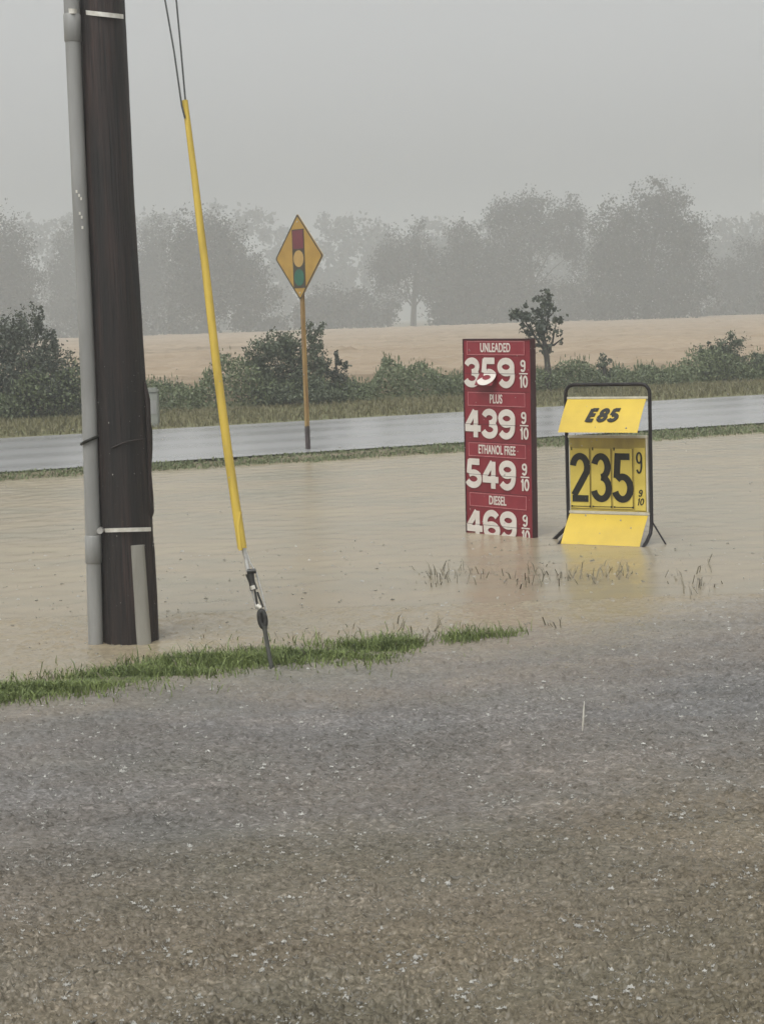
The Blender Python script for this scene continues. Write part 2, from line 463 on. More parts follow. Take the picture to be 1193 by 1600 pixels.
def drops_height(x0, x1, y0, y1, step, per_m2, amp, rmin, rmax, seed):
    r = np.random.default_rng(seed)
    xs = np.arange(x0, x1 + step / 2, step)
    ys = np.arange(y0, y1 + step / 2, step)
    X, Y = np.meshgrid(xs, ys)
    H = np.zeros_like(X)
    for _ in range(46):                          # short chop, all directions
        lam = math.exp(r.uniform(math.log(max(0.05, step * 4)), math.log(0.5)))
        a = r.uniform(0, 2 * math.pi)
        k = 2 * math.pi / lam
        H += amp * 0.055 * lam ** 0.6 / 0.3 * np.sin(k * (X * math.cos(a) + Y * math.sin(a)) + r.uniform(0, 6.28))
    n = int(per_m2 * (x1 - x0) * (y1 - y0))
    for _ in range(n):
        cx, cy = r.uniform(x0, x1), r.uniform(y0, y1)
        rad = rmin * (rmax / rmin) ** (r.uniform() ** 1.6)
        ext = rad * 2.0
        i0, i1 = int((cx - ext - x0) / step), int((cx + ext - x0) / step) + 2
        j0, j1 = int((cy - ext - y0) / step), int((cy + ext - y0) / step) + 2
        i0, j0 = max(i0, 0), max(j0, 0)
        xx, yy = X[j0:j1, i0:i1] - cx, Y[j0:j1, i0:i1] - cy
        if xx.size == 0:
            continue
        q = np.sqrt(xx * xx + yy * yy) / rad
        a = amp * r.uniform(0.35, 1.0) * (rad / rmax) ** 0.5
        kind = r.uniform()
        if kind < 0.45:                          # crater with a raised rim
            h = a * (np.exp(-((q - 1) / 0.32) ** 2) - 0.8 * np.exp(-(q / 0.75) ** 2))
        elif kind < 0.75:                        # rebound jet
            h = a * (1.6 * np.exp(-(q / 0.35) ** 2) - 0.5 * np.exp(-((q - 0.8) / 0.35) ** 2))
        else:                                    # spreading rings
            h = a * 0.55 * np.cos(q * 7.5) * np.exp(-(q / 0.95) ** 2)
        H[j0:j1, i0:i1] += h
    return xs, ys, X, Y, H
wv, wf, off = [], [], 0
def add_patch(x0, x1, y0, y1, step, per, amp, r0, r1, seed, hole=None):
    global off
    xs, ys, X, Y, H = drops_height(x0, x1, y0, y1, step, per, amp, r0, r1, seed)
    ed = np.minimum(np.minimum(X - x0, x1 - X), np.minimum(Y - y0, y1 - Y))
    H *= np.clip(ed / (step * 4), 0, 1)
    H[ed < step * 0.5] = 0
    lawn = np.clip((Y - LS * X - LOT_Y + 0.8) / 1.2, 0, 1)       # deeper, calmer water beyond the lot edge
    H *= 1 - 0.62 * lawn
    if y1 < 7:
        H *= 1 - 0.5 * np.clip((Y - 4.9) / 1.5, 0, 1)
    wv.append(np.stack([X, Y, H], -1).reshape(-1, 3))
    i = np.arange(X.size).reshape(X.shape) + off
    q = np.stack([i[:-1, :-1], i[:-1, 1:], i[1:, 1:], i[1:, :-1]], -1)
    if hole:
        cxm = (X[:-1, :-1] + X[1:, 1:]) / 2; cym = (Y[:-1, :-1] + Y[1:, 1:]) / 2
        keep = ~((cxm > hole[0]) & (cxm < hole[1]) & (cym > hole[2]) & (cym < hole[3]))
        q = q[keep]
    wf.append(q.reshape(-1, 4))
    off += X.size
def add_flat(x0, x1, y0, y1):
    global off
    wv.append(np.array([(x0, y0, 0), (x1, y0, 0), (x1, y1, 0), (x0, y1, 0)], float))
    wf.append(np.array([[off, off + 1, off + 2, off + 3]]))
    off += 4
add_patch(-3.4, 3.4, 3.8, 6.4, 0.006, 3600, 0.0130, 0.0075, 0.022, 1)
add_patch(-5.2, 5.2, 6.4, 11.6, 0.012, 1000, 0.0115, 0.013, 0.034, 2)
add_patch(-8.0, 8.0, 11.6, 28.4, 0.05, 55, 0.0085, 0.05, 0.11, 3)
for r4 in ((-120, -8, 11.6, 28.4), (8, 120, 11.6, 28.4), (-120, 120, 28.4, 80), (-120, -5.2, 6.4, 11.6), (5.2, 120, 6.4, 11.6),
           (-120, -3.4, 3.8, 6.4), (3.4, 120, 3.8, 6.4), (-120, 120, -30, 3.8)):
    add_flat(*r4)
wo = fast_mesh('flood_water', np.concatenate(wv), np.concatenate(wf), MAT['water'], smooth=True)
wo['kind'] = 'structure'

# ------------------------------------------------------------------ blades, leaves, crowns
def blades(name, base, h, wd, lean, mat, seed=0, curl=0.5):
    """one tapering two-segment blade per base point"""
    r = np.random.default_rng(seed)
    n = len(base)
    a = r.uniform(0, 2 * np.pi, n)
    wv_ = np.stack([np.cos(a), np.sin(a), np.zeros(n)], -1) * (wd[:, None] / 2)
    la = r.uniform(0, 2 * np.pi, n)
    ld = np.stack([np.cos(la), np.sin(la), np.zeros(n)], -1) * (lean * h)[:, None]
    up = np.array([0, 0, 1.0])
    mid = base + up * (h * 0.6)[:, None] + ld * 0.35
    tip = base + up * (h * (1 - curl * lean * 0.5))[:, None] + ld
    vs = np.stack([base - wv_, base + wv_, mid + wv_ * 0.7, mid - wv_ * 0.7, tip], 1).reshape(-1, 3)
    k = np.arange(n)[:, None] * 5
    tri = np.concatenate([k + np.array([[0, 1, 2]]), k + np.array([[0, 2, 3]]), k + np.array([[3, 2, 4]])])
    return fast_mesh(name, vs, tri, mat)
def leaves_arr(c, size, r, tall=1.0):
    n = len(c)
    u = r.normal(size=(n, 3)); u /= np.linalg.norm(u, axis=1)[:, None]
    q = r.normal(size=(n, 3)); q -= u * (q * u).sum(1)[:, None]; q /= np.linalg.norm(q, axis=1)[:, None]
    s = size * r.uniform(0.6, 1.3, n)
    a, b_ = u * s[:, None] * 0.5, q * (s * 0.33)[:, None]
    return np.stack([c - a, c - a * 0.1 + b_, c + a, c - a * 0.1 - b_], 1).reshape(-1, 3)
def crown(name, blobs, leaf, per, mat, parent=None, seed=0, core=0.45, clump=0.20, zmin=None):
    """leaf clumps gathered on and in ellipsoids: blobs = (centre, rx, ry, rz)"""
    r = np.random.default_rng(seed)
    out = []
    for c, rx, ry, rz in blobs:
        area = (rx * rz + rx * ry + ry * rz) / 3 * 12.57
        n = max(30, int(per * area / (leaf * leaf)))
        nc = max(8, n // 26)
        d = r.normal(size=(nc, 3)); d /= np.linalg.norm(d, axis=1)[:, None]
        rr = core + (1.03 - core) * r.uniform(size=nc) ** 0.55
        cc = d * rr[:, None]
        # lobed outline
        cc *= (1 + 0.10 * np.sin(d[:, 0] * 5 + seed) + 0.09 * np.sin(d[:, 2] * 7 + 2 * seed))[:, None]
        w_ = r.uniform(0.4, 1.6, nc); w_ /= w_.sum()
        idx = r.choice(nc, n, p=w_)
        pt = cc[idx] + r.normal(size=(n, 3)) * clump * r.uniform(0.5, 1.0, (nc, 1))[idx]
        out.append(np.array(c)[None] + pt * np.array([rx, ry, rz])[None])
    pts = np.concatenate(out)
    if zmin is not None:
        pts[:, 2] = np.maximum(pts[:, 2], zmin + r.uniform(0, 0.2, len(pts)))
    vs = leaves_arr(pts, leaf, r)
    return fast_mesh(name, vs, np.arange(len(vs)).reshape(-1, 4), mat, parent)

def px_tree(name, label, cat, group, Y, basepx, pblobs, leaf, per, mat, seed, trunk_r, zbase=0.2, trunk_mat=None, clump=0.20, core=0.45, limbs=True, crown_name='crown'):
    """a tree of real size standing at distance Y; blob outline taken from the photograph"""
    bp = P(basepx[0], basepx[1], Y)
    root = thing(name, label, cat, (bp.x, Y, zbase), 0, group)
    k = Y / FPX
    rr = random.Random(seed)
    bl = []
    for (x, y, a, c) in pblobs:
        p = P(x, y, Y)
        dy = rr.uniform(-0.5, 0.5) * a * k
        bl.append(((p.x - bp.x, dy, max(p.z - zbase, c * k * 0.55)), a * k, a * k * 0.9, c * k))
    crown(crown_name, bl, leaf, per, mat, root, seed, core, clump, 0.0)
    mb = MB()
    top = max(bl, key=lambda q: q[0][2])
    z1 = top[0][2]
    mb.tube([(0, 0, -0.3), (0.02 * z1, 0, z1 * 0.3), (top[0][0] * 0.4, 0, z1 * 0.62), (top[0][0], top[0][1], z1)],
            [trunk_r * 1.25, trunk_r, trunk_r * 0.7, trunk_r * 0.2], 8)
    if limbs:
        for c, *_ in bl:
            st = Vector((0.02 * z1, 0, min(z1 * rr.uniform(0.25, 0.5), c[2] * 0.8)))
            md = (st + Vector(c)) / 2 + Vector((0, 0, z1 * 0.03))
            mb.tube([st, md, c], [trunk_r * 0.36, trunk_r * 0.2, trunk_r * 0.05], 5)
    mb.build('trunk', trunk_mat or MAT['bark'], root)
    return root

# ------------------------------------------------------------------ the far tree line, one by one
GT = 'hazy trees along the far edge of the field'
def far_tree(label, Y, bx, blobs, seed, per=3.2):
    by = 541 - 0.0341 * bx
    px_tree('tree', label, 'tree', GT, Y, (bx, by), [(x_, y_, a_ * 1.10, c_ * 1.06) for x_, y_, a_, c_ in blobs], 0.33, per * 0.85, MAT['tree_leaf'], seed, 0.34, 0.1, clump=0.20, core=0.10)
far_tree('rounded grey hazy tree cut off by the left edge of the photo', 206, -5,
         [(5, 378, 46, 42), (-15, 430, 65, 60), (22, 442, 38, 48), (-40, 390, 50, 50), (10, 490, 50, 38)], 1)
far_tree('hazy tree half hidden behind the left side of the utility pole', 238, 128,
         [(112, 388, 30, 38), (96, 428, 26, 30), (120, 450, 40, 45), (152, 398, 36, 50), (150, 470, 50, 45), (100, 490, 36, 24)], 2)
far_tree('narrow hazy tree right beside the right edge of the utility pole', 240, 242,
         [(246, 378, 20, 36), (238, 410, 28, 50), (258, 455, 36, 50), (225, 440, 30, 60)], 3)
far_tree('broad domed hazy tree behind the yellow guy wire guard', 207, 322,
         [(316, 384, 44, 46), (286, 396, 30, 46), (352, 388, 30, 42), (342, 440, 60, 55), (384, 432, 34, 40), (402, 472, 36, 38), (302, 470, 48, 45)], 4)
far_tree('low hazy tree just right of the traffic light warning sign post', 224, 515,
         [(512, 472, 30, 28), (488, 484, 26, 26), (530, 492, 26, 22)], 5)
far_tree('low hazy shrubby tree left of the bright gap in the tree line', 226, 560,
         [(553, 476, 28, 26), (572, 492, 24, 20), (600, 488, 22, 24)], 6)
far_tree('spiky hazy tree above the bright gap in the tree line', 230, 645,
         [(618, 402, 28, 38), (655, 392, 25, 36), (628, 424, 40, 36), (668, 436, 26, 34), (598, 428, 22, 34), (684, 438, 24, 40)], 7)
far_tree('hazy tree above the left edge of the red price sign', 222, 722,
         [(724, 386, 32, 36), (738, 430, 42, 52), (700, 450, 36, 48), (725, 480, 50, 30)], 8)
far_tree('tall wide hazy tree with sky gaps behind the small dark roadside tree', 226, 828,
         [(788, 346, 32, 32), (830, 332, 36, 31), (892, 338, 26, 30), (858, 366, 36, 34), (796, 398, 46, 46), (836, 470, 60, 34), (898, 392, 20, 42), (775, 450, 40, 50), (905, 462, 30, 40)], 9)
far_tree('tallest hazy tree with a domed top above the E85 sign', 205, 1010,
         [(958, 358, 34, 42), (1036, 317, 34, 30), (1002, 350, 42, 42), (1062, 362, 38, 42), (1072, 410, 34, 50), (992, 420, 60, 60), (945, 425, 28, 60), (1040, 462, 62, 40), (960, 475, 40, 30)], 10)
far_tree('hazy tree at the right edge of the photo', 236, 1160,
         [(1128, 432, 34, 30), (1182, 420, 34, 44), (1196, 396, 24, 22), (1152, 464, 50, 38)], 11)
far_tree('hazy tree standing just outside the right edge of the photo', 221, 1290,
         [(1262, 400, 50, 46), (1310, 420, 50, 50), (1280, 460, 70, 40)], 12)
far_tree('hazy tree standing just outside the left edge of the photo', 221, -150,
         [(-150, 385, 50, 46), (-110, 430, 50, 50), (-170, 460, 60, 50)], 13)
# undergrowth that closes the foot of the tree line, and the wood behind it
k = 219 / FPX
bl = []
for x in range(-260, 1480, 26):
    if 618 < x < 668:
        continue
    by = 541 - 0.0341 * x
    p = P(x + random.uniform(-8, 8), by - random.uniform(8, 22), 219 + random.uniform(-2, 8))
    bl.append(((p.x, p.y, max(p.z, 0.8)), 22 * k, 18 * k, random.uniform(14, 26) * k))
tag(crown('undergrowth', bl, 0.55, 2.6, MAT['tree_leaf'], None, 21, 0.2, 0.25, 0.1), kind='stuff',
    label='low hazy undergrowth along the foot of the tree line', cat='undergrowth')
Yw = 345
k = Yw / FPX
bl = []
for (x, y, a, c) in [(345, 352, 34, 30), (398, 352, 30, 30), (440, 378, 38, 36), (520, 372, 30, 36), (558, 366, 42, 32), (612, 384, 52, 36), (684, 378, 48, 34),
                     (742, 376, 46, 34), (1140, 384, 42, 42), (1186, 364, 30, 28), (62, 370, 46, 30), (112, 362, 40, 26), (180, 366, 50, 34), (255, 362, 40, 30), (-60, 370, 60, 40),
                     (-160, 360, 70, 40), (1260, 370, 60, 40), (1360, 375, 60, 40), (905, 385, 60, 40), (830, 390, 60, 40), (1060, 390, 60, 40)]:
    p = P(x, y, Yw + random.uniform(-10, 12))
    bl.append(((p.x, p.y, p.z), a * k, a * k, c * k))
for x in range(-240, 1460, 44):
    for yy in (412, 450, 488):
        p = P(x + random.uniform(-10, 10), yy + (600 - x) * 0.033, Yw + random.uniform(-10, 12))
        if 600 < x < 690 and yy > 420:
            continue
        bl.append(((p.x, p.y, max(p.z, 1.5)), 38 * k, 36 * k, 34 * k))
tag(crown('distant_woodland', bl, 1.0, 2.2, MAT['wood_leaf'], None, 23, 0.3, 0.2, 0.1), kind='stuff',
    label='pale distant woodland fading into the rain behind the tree line', cat='woodland')

# ------------------------------------------------------------------ roadside bushes and the small tree
GB = 'bushes in the weeds beyond the road'
def bush(name, label, cat, Y, basepx, blobs, leaf, per, mat, seed, zb=0.24, clump=0.22, group=GB):
    return px_tree(name, label, cat, group, Y, basepx, blobs, leaf, per, mat, seed, 0.05, zb, clump=clump, core=0.15, crown_name='foliage')
yb = P(50, 640, 39).y
bush('bush', 'big dark pointed bush at the left edge beyond the road', 'bush', 34.4, (50, 655),
     [(42, 512, 24, 36), (10, 525, 34, 34), (62, 500, 10, 26), (78, 535, 16, 34), (40, 570, 62, 48), (-30, 545, 50, 60), (92, 590, 36, 48), (30, 620, 80, 40), (110, 620, 28, 32), (-60, 610, 60, 50)], 0.062, 2.7, MAT['conifer_leaf'], 31)
bush('bush', 'leafy rounded bush behind the traffic light warning sign post', 'bush', 36.0, (455, 640),
     [(430, 545, 40, 24), (405, 560, 22, 26), (455, 540, 24, 24), (493, 528, 17, 26), (488, 560, 26, 34), (445, 585, 62, 34), (460, 615, 66, 24)], 0.062, 2.7, MAT['bush_leaf'], 32)
bush('shrub', 'small pointed shrub right of the leafy bush behind the sign post', 'shrub', 36.4, (528, 632),
     [(524, 560, 8, 16), (522, 580, 16, 20), (538, 572, 8, 14), (530, 605, 24, 22)], 0.062, 2.7, MAT['conifer_leaf'], 33)
bush('bush', 'rounded dark bush near the right edge beyond the road', 'bush', 40.4, (1130, 600),
     [(1140, 540, 22, 21), (1120, 548, 20, 18), (1106, 552, 16, 16), (1140, 570, 28, 24), (1112, 578, 26, 20), (1188, 565, 18, 16)], 0.062, 2.7, MAT['bush_leaf'], 34)
bush('shrub', 'tiny reddish shrub topping the weeds right of the small tree', 'shrub', 39.0, (943, 605),
     [(943, 558, 5, 10), (945, 570, 12, 12), (942, 590, 16, 14)], 0.062, 2.7, MAT['bush_leaf'], 35)
# the small wind-bent tree
Yt = 38.1
bp = P(857, 611, Yt)
rt = thing('small_tree', 'small dark wind bent tree rising behind the red price sign', 'tree', (bp.x, Yt, 0.22))
k = Yt / FPX
bl = []
for (x, y, a, c) in [(838, 510, 22, 20), (854, 484, 16, 24), (806, 490, 12, 10), (822, 498, 16, 12), (838, 480, 24, 18), (858, 474, 9, 18), (815, 488, 20, 12), (800, 492, 8, 7), (848, 505, 26, 20), (868, 500, 10, 18), (876, 528, 5, 12), (848, 532, 15, 13),
                     (832, 520, 14, 12), (852, 548, 12, 10), (820, 522, 10, 6), (874, 500, 7, 8)]:
    p = P(x, y, Yt)
    bl.append(((p.x - bp.x, random.uniform(-.2, .2), p.z - 0.22), a * k, a * k, c * k))
crown('crown', bl, 0.10, 1.35, MAT['conifer_leaf'], rt, 41, 0.25, 0.24)
mb = MB()
tp = [P(857, 616, Yt), P(856, 585, Yt), P(853, 555, Yt), P(848, 525, Yt), P(845, 490, Yt)]
mb.tube(rel(tp, rt), [0.085, 0.075, 0.06, 0.045, 0.015], 9)
for a, bq in (((853, 555), (868, 505)), ((851, 548), (815, 495)), ((850, 540), (876, 530)), ((848, 525), (858, 470))):
    mb.tube(rel([P(*a, Yt), P((a[0] + bq[0]) / 2 + 2, (a[1] + bq[1]) / 2 + 4, Yt), P(*bq, Yt)], rt), [0.035, 0.025, 0.008], 6)
mb.build('trunk', MAT['bark'], rt)

# ------------------------------------------------------------------ weeds, verge grass, roadside grass (stuff)
r = np.random.default_rng(77)
def on_strip(n, v0, v1, x0, x1):
    x = r.uniform(x0, x1, n); v = r.uniform(v0, v1, n)
    return np.stack([x, v * CN + S * x], -1)
n = 130000
q = on_strip(n, V_VG - 0.1, V_VG + 2.4, -24, 26)
hx = 0.50 + 0.40 * np.clip((-q[:, 0] - 1.0) / 3, 0, 1) + 0.10 * np.sin(q[:, 0] * 1.7) + 0.07 * np.sin(q[:, 0] * 4.1 + 1) + 0.05 * np.sin(q[:, 0] * 9.3) + 0.10 * np.sin(q[:, 0] * 0.6 + 2) + 0.12 * np.maximum(0, np.sin(q[:, 0] * 6.1 + 2 * np.sin(q[:, 0] * 2.2))) ** 6
hx *= 0.80 + 0.34 * np.sin(q[:, 0] * 0.83 + 1.3) * np.sin(q[:, 0] * 2.7) + 0.1 * np.sin(q[:, 0] * 7.1)
z = 0.22 + np.clip(hx, 0.20, 1.2) * r.uniform(0, 1, n) ** 0.75
# a few stalks standing above the rest
tall = r.uniform(size=n) < 0.012
z[tall] += r.uniform(0.05, 0.22, tall.sum())
pts = np.stack([q[:, 0], q[:, 1], z], -1)
vs_ = leaves_arr(pts, 0.066, r)
kk = 16000
wvs = r.integers(0, n, kk)
stem = leaves_arr(np.stack([pts[wvs, 0], pts[wvs, 1], pts[wvs, 2] + r.uniform(0, 0.26, kk) ** 1.3], -1), 0.05, r)
stem = stem.reshape(-1, 4, 3); cen = stem.mean(1, keepdims=True); stem = cen + (stem - cen) * np.array([0.7, 0.7, 3.2])
vs_ = np.concatenate([vs_, stem.reshape(-1, 3)])
tag(fast_mesh('roadside_weeds', vs_, np.arange(len(vs_)).reshape(-1, 4), MAT['weed_leaf']), kind='stuff',
    label='dense green weeds between the far verge and the wheat field', cat='weeds')
n = 26000
q = on_strip(n, V_RF + 0.05, V_VG, -17, 19)
zz = 0.095 + (perp(q[:, 0], q[:, 1]) - V_RF) / (V_VG + 2.6 - V_RF) * 0.165
bs = np.stack([q[:, 0], q[:, 1], zz], -1)
tag(blades('verge_grass', bs, r.uniform(0.05, 0.14, n), r.uniform(0.012, 0.03, n), r.uniform(0.2, 0.9, n), MAT['verge_grass'], 5), kind='stuff',
    label='short brownish grass of the verge beyond the road', cat='grass')
n = 26000
x = r.uniform(-13, 14, n)
fe = np.array([flood_edge(a) for a in x])
ye = V_RN * CN + S * x
tt = r.uniform(0, 1, n) ** 1.2
y = fe + (ye - fe) * tt - 0.35 * (r.uniform(size=n) ** 3)
bs = np.stack([x, y, np.zeros(n) - 0.01 + 0.08 * np.clip(tt, 0, 1)], -1)
dens = 0.55 + 0.45 * np.sin(x * 0.9 + 0.7) * np.sin(x * 2.3)
keep = r.uniform(size=n) < np.clip(dens + 0.25, 0.25, 1)
hh = r.uniform(0.015, 0.055, n)
tag(blades('roadside_grass', bs[keep], hh[keep], r.uniform(0.012, 0.03, n)[keep], r.uniform(0.2, 0.9, n)[keep], MAT['grass_wet'], 6), kind='stuff',
    label='thin green grass strip between the flood and the road', cat='grass')

# foreground grass bank at the edge of the lot
line = [G(-90, 1104), G(0, 1086), G(110, 1072), G(230, 1052), G(330, 1039), G(420, 1028), G(520, 1022), G(600, 1017), G(650, 1008), G(730, 997), G(820, 988)]
wid = [0.52, 0.50, 0.50, 0.56, 0.55, 0.50, 0.48, 0.50, 0.30, 0.28, 0.16]
den = [1.0, 1.0, 1.05, 1.2, 1.15, 0.85, 0.65, 0.95, 0.30, 0.62, 0.12]
def bank_at(s):
    i = min(int(s), len(line) - 2); f = s - i
    return line[i].lerp(line[i + 1], f), wid[i] * (1 - f) + wid[i + 1] * f, den[i] * (1 - f) + den[i + 1] * f
vs_, fs_ = [], []
nb = 90
for i in range(nb + 1):
    c, wd_, _ = bank_at(7.6 * i / nb)
    ta = min(1, (nb - i) / 26)
    for j in range(7):
        a = (j / 6 - 0.5)
        vs_.append((c.x, c.y + a * wd_ * 1.1, (0.016 * ta * (math.cos(a * math.pi)) - 0.006 + 0.004 * math.sin(i * 1.7 + j * 2.1)) if 0 < j < 6 else -0.02))
for i in range(nb):
    for j in range(6):
        a = i * 7 + j
        fs_.append((a, a + 7, a + 8, a + 1))
fast_mesh('grass_bank', np.array(vs_), np.array(fs_), MAT['bank'], smooth=True)['kind'] = 'structure'
GX0, GX1 = G(648, 1008).x, G(706, 1000).x           # bare, drowned gap in the strip
bb, hh = [], []
while len(bb) < 24000:
    s = r.uniform(0, len(line) - 1.001)
    c, wd_, dn = bank_at(s)
    if r.uniform() > dn * (0.8 if c.x < GX0 else 0.36):
        continue
    if GX0 < c.x < GX1 and r.uniform() > 0.9 * (abs((c.x - GX0) / (GX1 - GX0) * 2 - 1) ** 2.2) + 0.08:
        continue
    a = r.normal() * (0.27 if r.uniform() < 0.9 else 0.55)
    patch = math.sin(c.x * 5 + a * 4) * 0.5 + math.sin(c.x * 13 + a * 9 + 1) * 0.5
    if patch < -0.25 and r.uniform() < 0.7:
        continue
    bb.append((c.x + r.normal() * 0.03, c.y + a * wd_, -0.005))
    hh.append(r.uniform(0.02, 0.085) * (0.75 + 0.4 * patch) * (1.9 if r.uniform() < (0.22 if c.x > GX1 else 0.04) else 1))
n = len(bb)
tag(blades('bank_grass', np.array(bb), np.array(hh), r.uniform(0.004, 0.009, n), r.uniform(0.25, 1.1, n), MAT['grass_near'], 8), kind='stuff',
    label='green grass strip between the flooded lawn and the lot', cat='grass')
# taller seed stalks and drowned tufts poking out of the water
bb, hh = [], []
def tuft(px, py, n, sx, sy, h0, h1):
    for _ in range(int(n * (1.9 if px > 640 and py < 960 else 1.2))):
        p = G(px + r.normal() * sx, py + r.normal() * sy)
        bb.append((p.x, p.y, -0.02)); hh.append(r.uniform(h0, h1))
for s in range(11):
    tuft(660 + s * 30 + r.normal() * 8, 905 - abs(s - 5) * 0.8 + r.normal() * 6, int(r.integers(3, 12)), 11, 5, 0.05, 0.17)
tuft(930, 900, 16, 26, 7, 0.06, 0.18); tuft(690, 910, 10, 22, 6, 0.06, 0.16); tuft(840, 905, 14, 26, 6, 0.05, 0.14)
tuft(1085, 920, 12, 18, 7, 0.07, 0.18); tuft(1105, 890, 5, 9, 5, 0.06, 0.16); tuft(1060, 905, 6, 12, 6, 0.05, 0.13)
tuft(867, 978, 7, 6, 3, 0.06, 0.13); tuft(680, 985, 8, 8, 5, 0.06, 0.15); tuft(625, 980, 5, 6, 4, 0.07, 0.13); tuft(655, 1000, 18, 22, 6, 0.03, 0.13)
tuft(560, 985, 6, 30, 6, 0.04, 0.09); tuft(285, 960, 4, 12, 6, 0.02, 0.06); tuft(330, 995, 6, 25, 8, 0.03, 0.07); tuft(470, 1000, 12, 30, 6, 0.04, 0.1)
tuft(205, 1045, 5, 6, 3, 0.06, 0.11); tuft(65, 1065, 6, 6, 3, 0.04, 0.09); tuft(70, 1008, 4, 6, 3, 0.02, 0.05); tuft(300, 1030, 7, 16, 3, 0.06, 0.12)
for i in range(170):                              # dead stems in and behind the bank
    c, wd_, dn = bank_at(r.uniform(0, 9.4))
    bb.append((c.x, c.y + abs(r.normal()) * 0.22 - 0.08, -0.01)); hh.append(r.uniform(0.03, 0.10))
n = len(bb)
tag(blades('flooded_stalks', np.array(bb), np.array(hh), r.uniform(0.006, 0.012, n), r.uniform(0.3, 1.4, n), MAT['grass_dead'], 9, 0.7), kind='stuff',
    label='brown grass stalks poking out of the flood water', cat='grass')

# ------------------------------------------------------------------ utility pole
Yp = 10.62
base = P(204, 1003, Yp); base.z = 0
pole = thing('utility_pole', 'dark brown wooden utility pole with grey conduit standing in the flood', 'utility pole', (base.x, Yp, 0))
kp = Yp / FPX * 1.006
prof = [(-560, 132, 52), (-250, 146, 60), (0, 159, 68), (150, 165, 71), (300, 170.5, 75), (450, 178.5, 79), (600, 186.5, 82), (770, 194, 84), (900, 199.5, 86), (1003, 204, 88), (1060, 206.5, 90)]
def poly_interp(prof, y):
    for (a, b_) in zip(prof[:-1], prof[1:]):
        if a[0] <= y <= b_[0]:
            f = (y - a[0]) / (b_[0] - a[0])
            return a[1] * (1 - f) + b_[1] * f, a[2] * (1 - f) + b_[2] * f
ys_ = list(range(-560, 1061, 18))
vs_, fs_ = [], []
ns = 40
for i, y in enumerate(ys_):
    cx, wd_ = poly_interp(prof, y)
    c = P(cx, y, Yp) - base
    for kk in range(ns):
        a = 2 * math.pi * kk / ns
        rd = wd_ / 2 * kp * (1 + 0.010 * math.sin(a * 7 + y * 0.004) + 0.008 * math.sin(a * 13 - y * 0.006) + random.uniform(-0.004, 0.004))
        vs_.append((c.x + math.cos(a) * rd, math.sin(a) * rd, c.z))
for i in range(len(ys_) - 1):
    for kk in range(ns):
        fs_.append((i * ns + kk, (i + 1) * ns + kk, (i + 1) * ns + (kk + 1) % ns, i * ns + (kk + 1) % ns))
mb = MB(); mb.add(vs_, fs_, True); mb.add(vs_[:ns], [tuple(range(ns))])
mb.build('shaft', MAT['pole'], pole)
# splintered dark strip down the right flank
pts = [(205, 604, 5), (209, 640, 6), (211, 700, 6), (214, 760, 6), (217, 790, 10), (214, 808, 6), (217, 860, 7), (222, 930, 8), (226, 1010, 9)]
pts = [(225, 596, 3), (230, 625, 5), (232, 680, 5), (233, 740, 4), (234, 775, 6), (233, 800, 8), (233, 812, 4), (235, 860, 7), (238, 930, 8), (240, 1012, 9)]
def flank(pp, dy=-0.02):
    return [P(x, y, Yp + dy) - base for x, y, _ in pp]
MB().tube(flank(pts, -0.03), [w_ * kp for *_, w_ in pts], 8).build('bark_strip', MAT['pole_edge'], pole)
loop = [(226, 602), (231, 625), (233, 655), (236.5, 672), (237, 700), (236, 720), (232, 734)]
MB().tube([P(x, y, Yp - 0.01) - base for x, y in loop], 0.007, 6).build('ground_wire', MAT['ink'], pole)
# conduit with its couplings
ct = [(-560, 74, 25), (0, 112, 24), (62, 114, 23), (100, 115, 23), (300, 124.5, 23.5), (600, 138.5, 23.5), (690, 141, 23.5), (850, 146, 23.5), (1003, 149.5, 23), (1060, 151, 23)]
def cpt(y, dy=-0.10):
    cx, wd_ = poly_interp(ct, y)
    return P(cx, y, Yp + dy) - base, wd_ / 2 * kp
cp = [cpt(y) for y in (-560, 0, 62, 300, 600, 850, 1060)]
cond = MB().tube([a for a, _ in cp], [b_ for _, b_ in cp], 20).build('conduit', MAT['pvc'], pole)
for y0_, y1_ in ((22, 66), (836, 880)):
    a, ra = cpt(y0_); c, rc = cpt(y1_)
    MB().tube([a, a.lerp(c, 0.04), a.lerp(c, 0.96), c], [ra * 1.0, ra * 1.11, rc * 1.11, rc * 1.0], 20).build('coupling', MAT['pvc'], cond)
# straps
def band(pxs, dys, hgt, mat, name, thick=0.004):
    mb = MB()
    vs_ = []
    for (x, y), dy in zip(pxs, dys):
        c = P(x, y, Yp + dy) - base
        for ddy, dz in ((-thick, -hgt / 2), (-thick, hgt / 2), (thick, hgt / 2), (thick, -hgt / 2)):
            vs_.append((c.x, c.y + ddy, c.z + dz))
    n_ = len(pxs)
    fs_ = [(i * 4 + a, i * 4 + (a + 1) % 4, i * 4 + 4 + (a + 1) % 4, i * 4 + 4 + a) for i in range(n_ - 1) for a in range(4)]
    fs_ += [(0, 3, 2, 1), tuple(n_ * 4 - 4 + a for a in range(4))]
    mb.add(vs_, fs_)
    return mb.build(name, mat, pole)
def arc_band(x0, x1, y0_, y1_, cx, wd_, hgt, mat, name, cyl_extra=0.006):
    rad = wd_ / 2 * kp
    pxs, dys = [], []
    for i in range(13):
        f = i / 12
        x = x0 + (x1 - x0) * f
        u = max(-0.995, min(0.995, (x - cx) * kp / rad))
        dys.append(-math.sqrt(1 - u * u) * (rad + cyl_extra))
        pxs.append((x, y0_ + (y1_ - y0_) * f))
    return band(pxs, dys, hgt, mat, name)
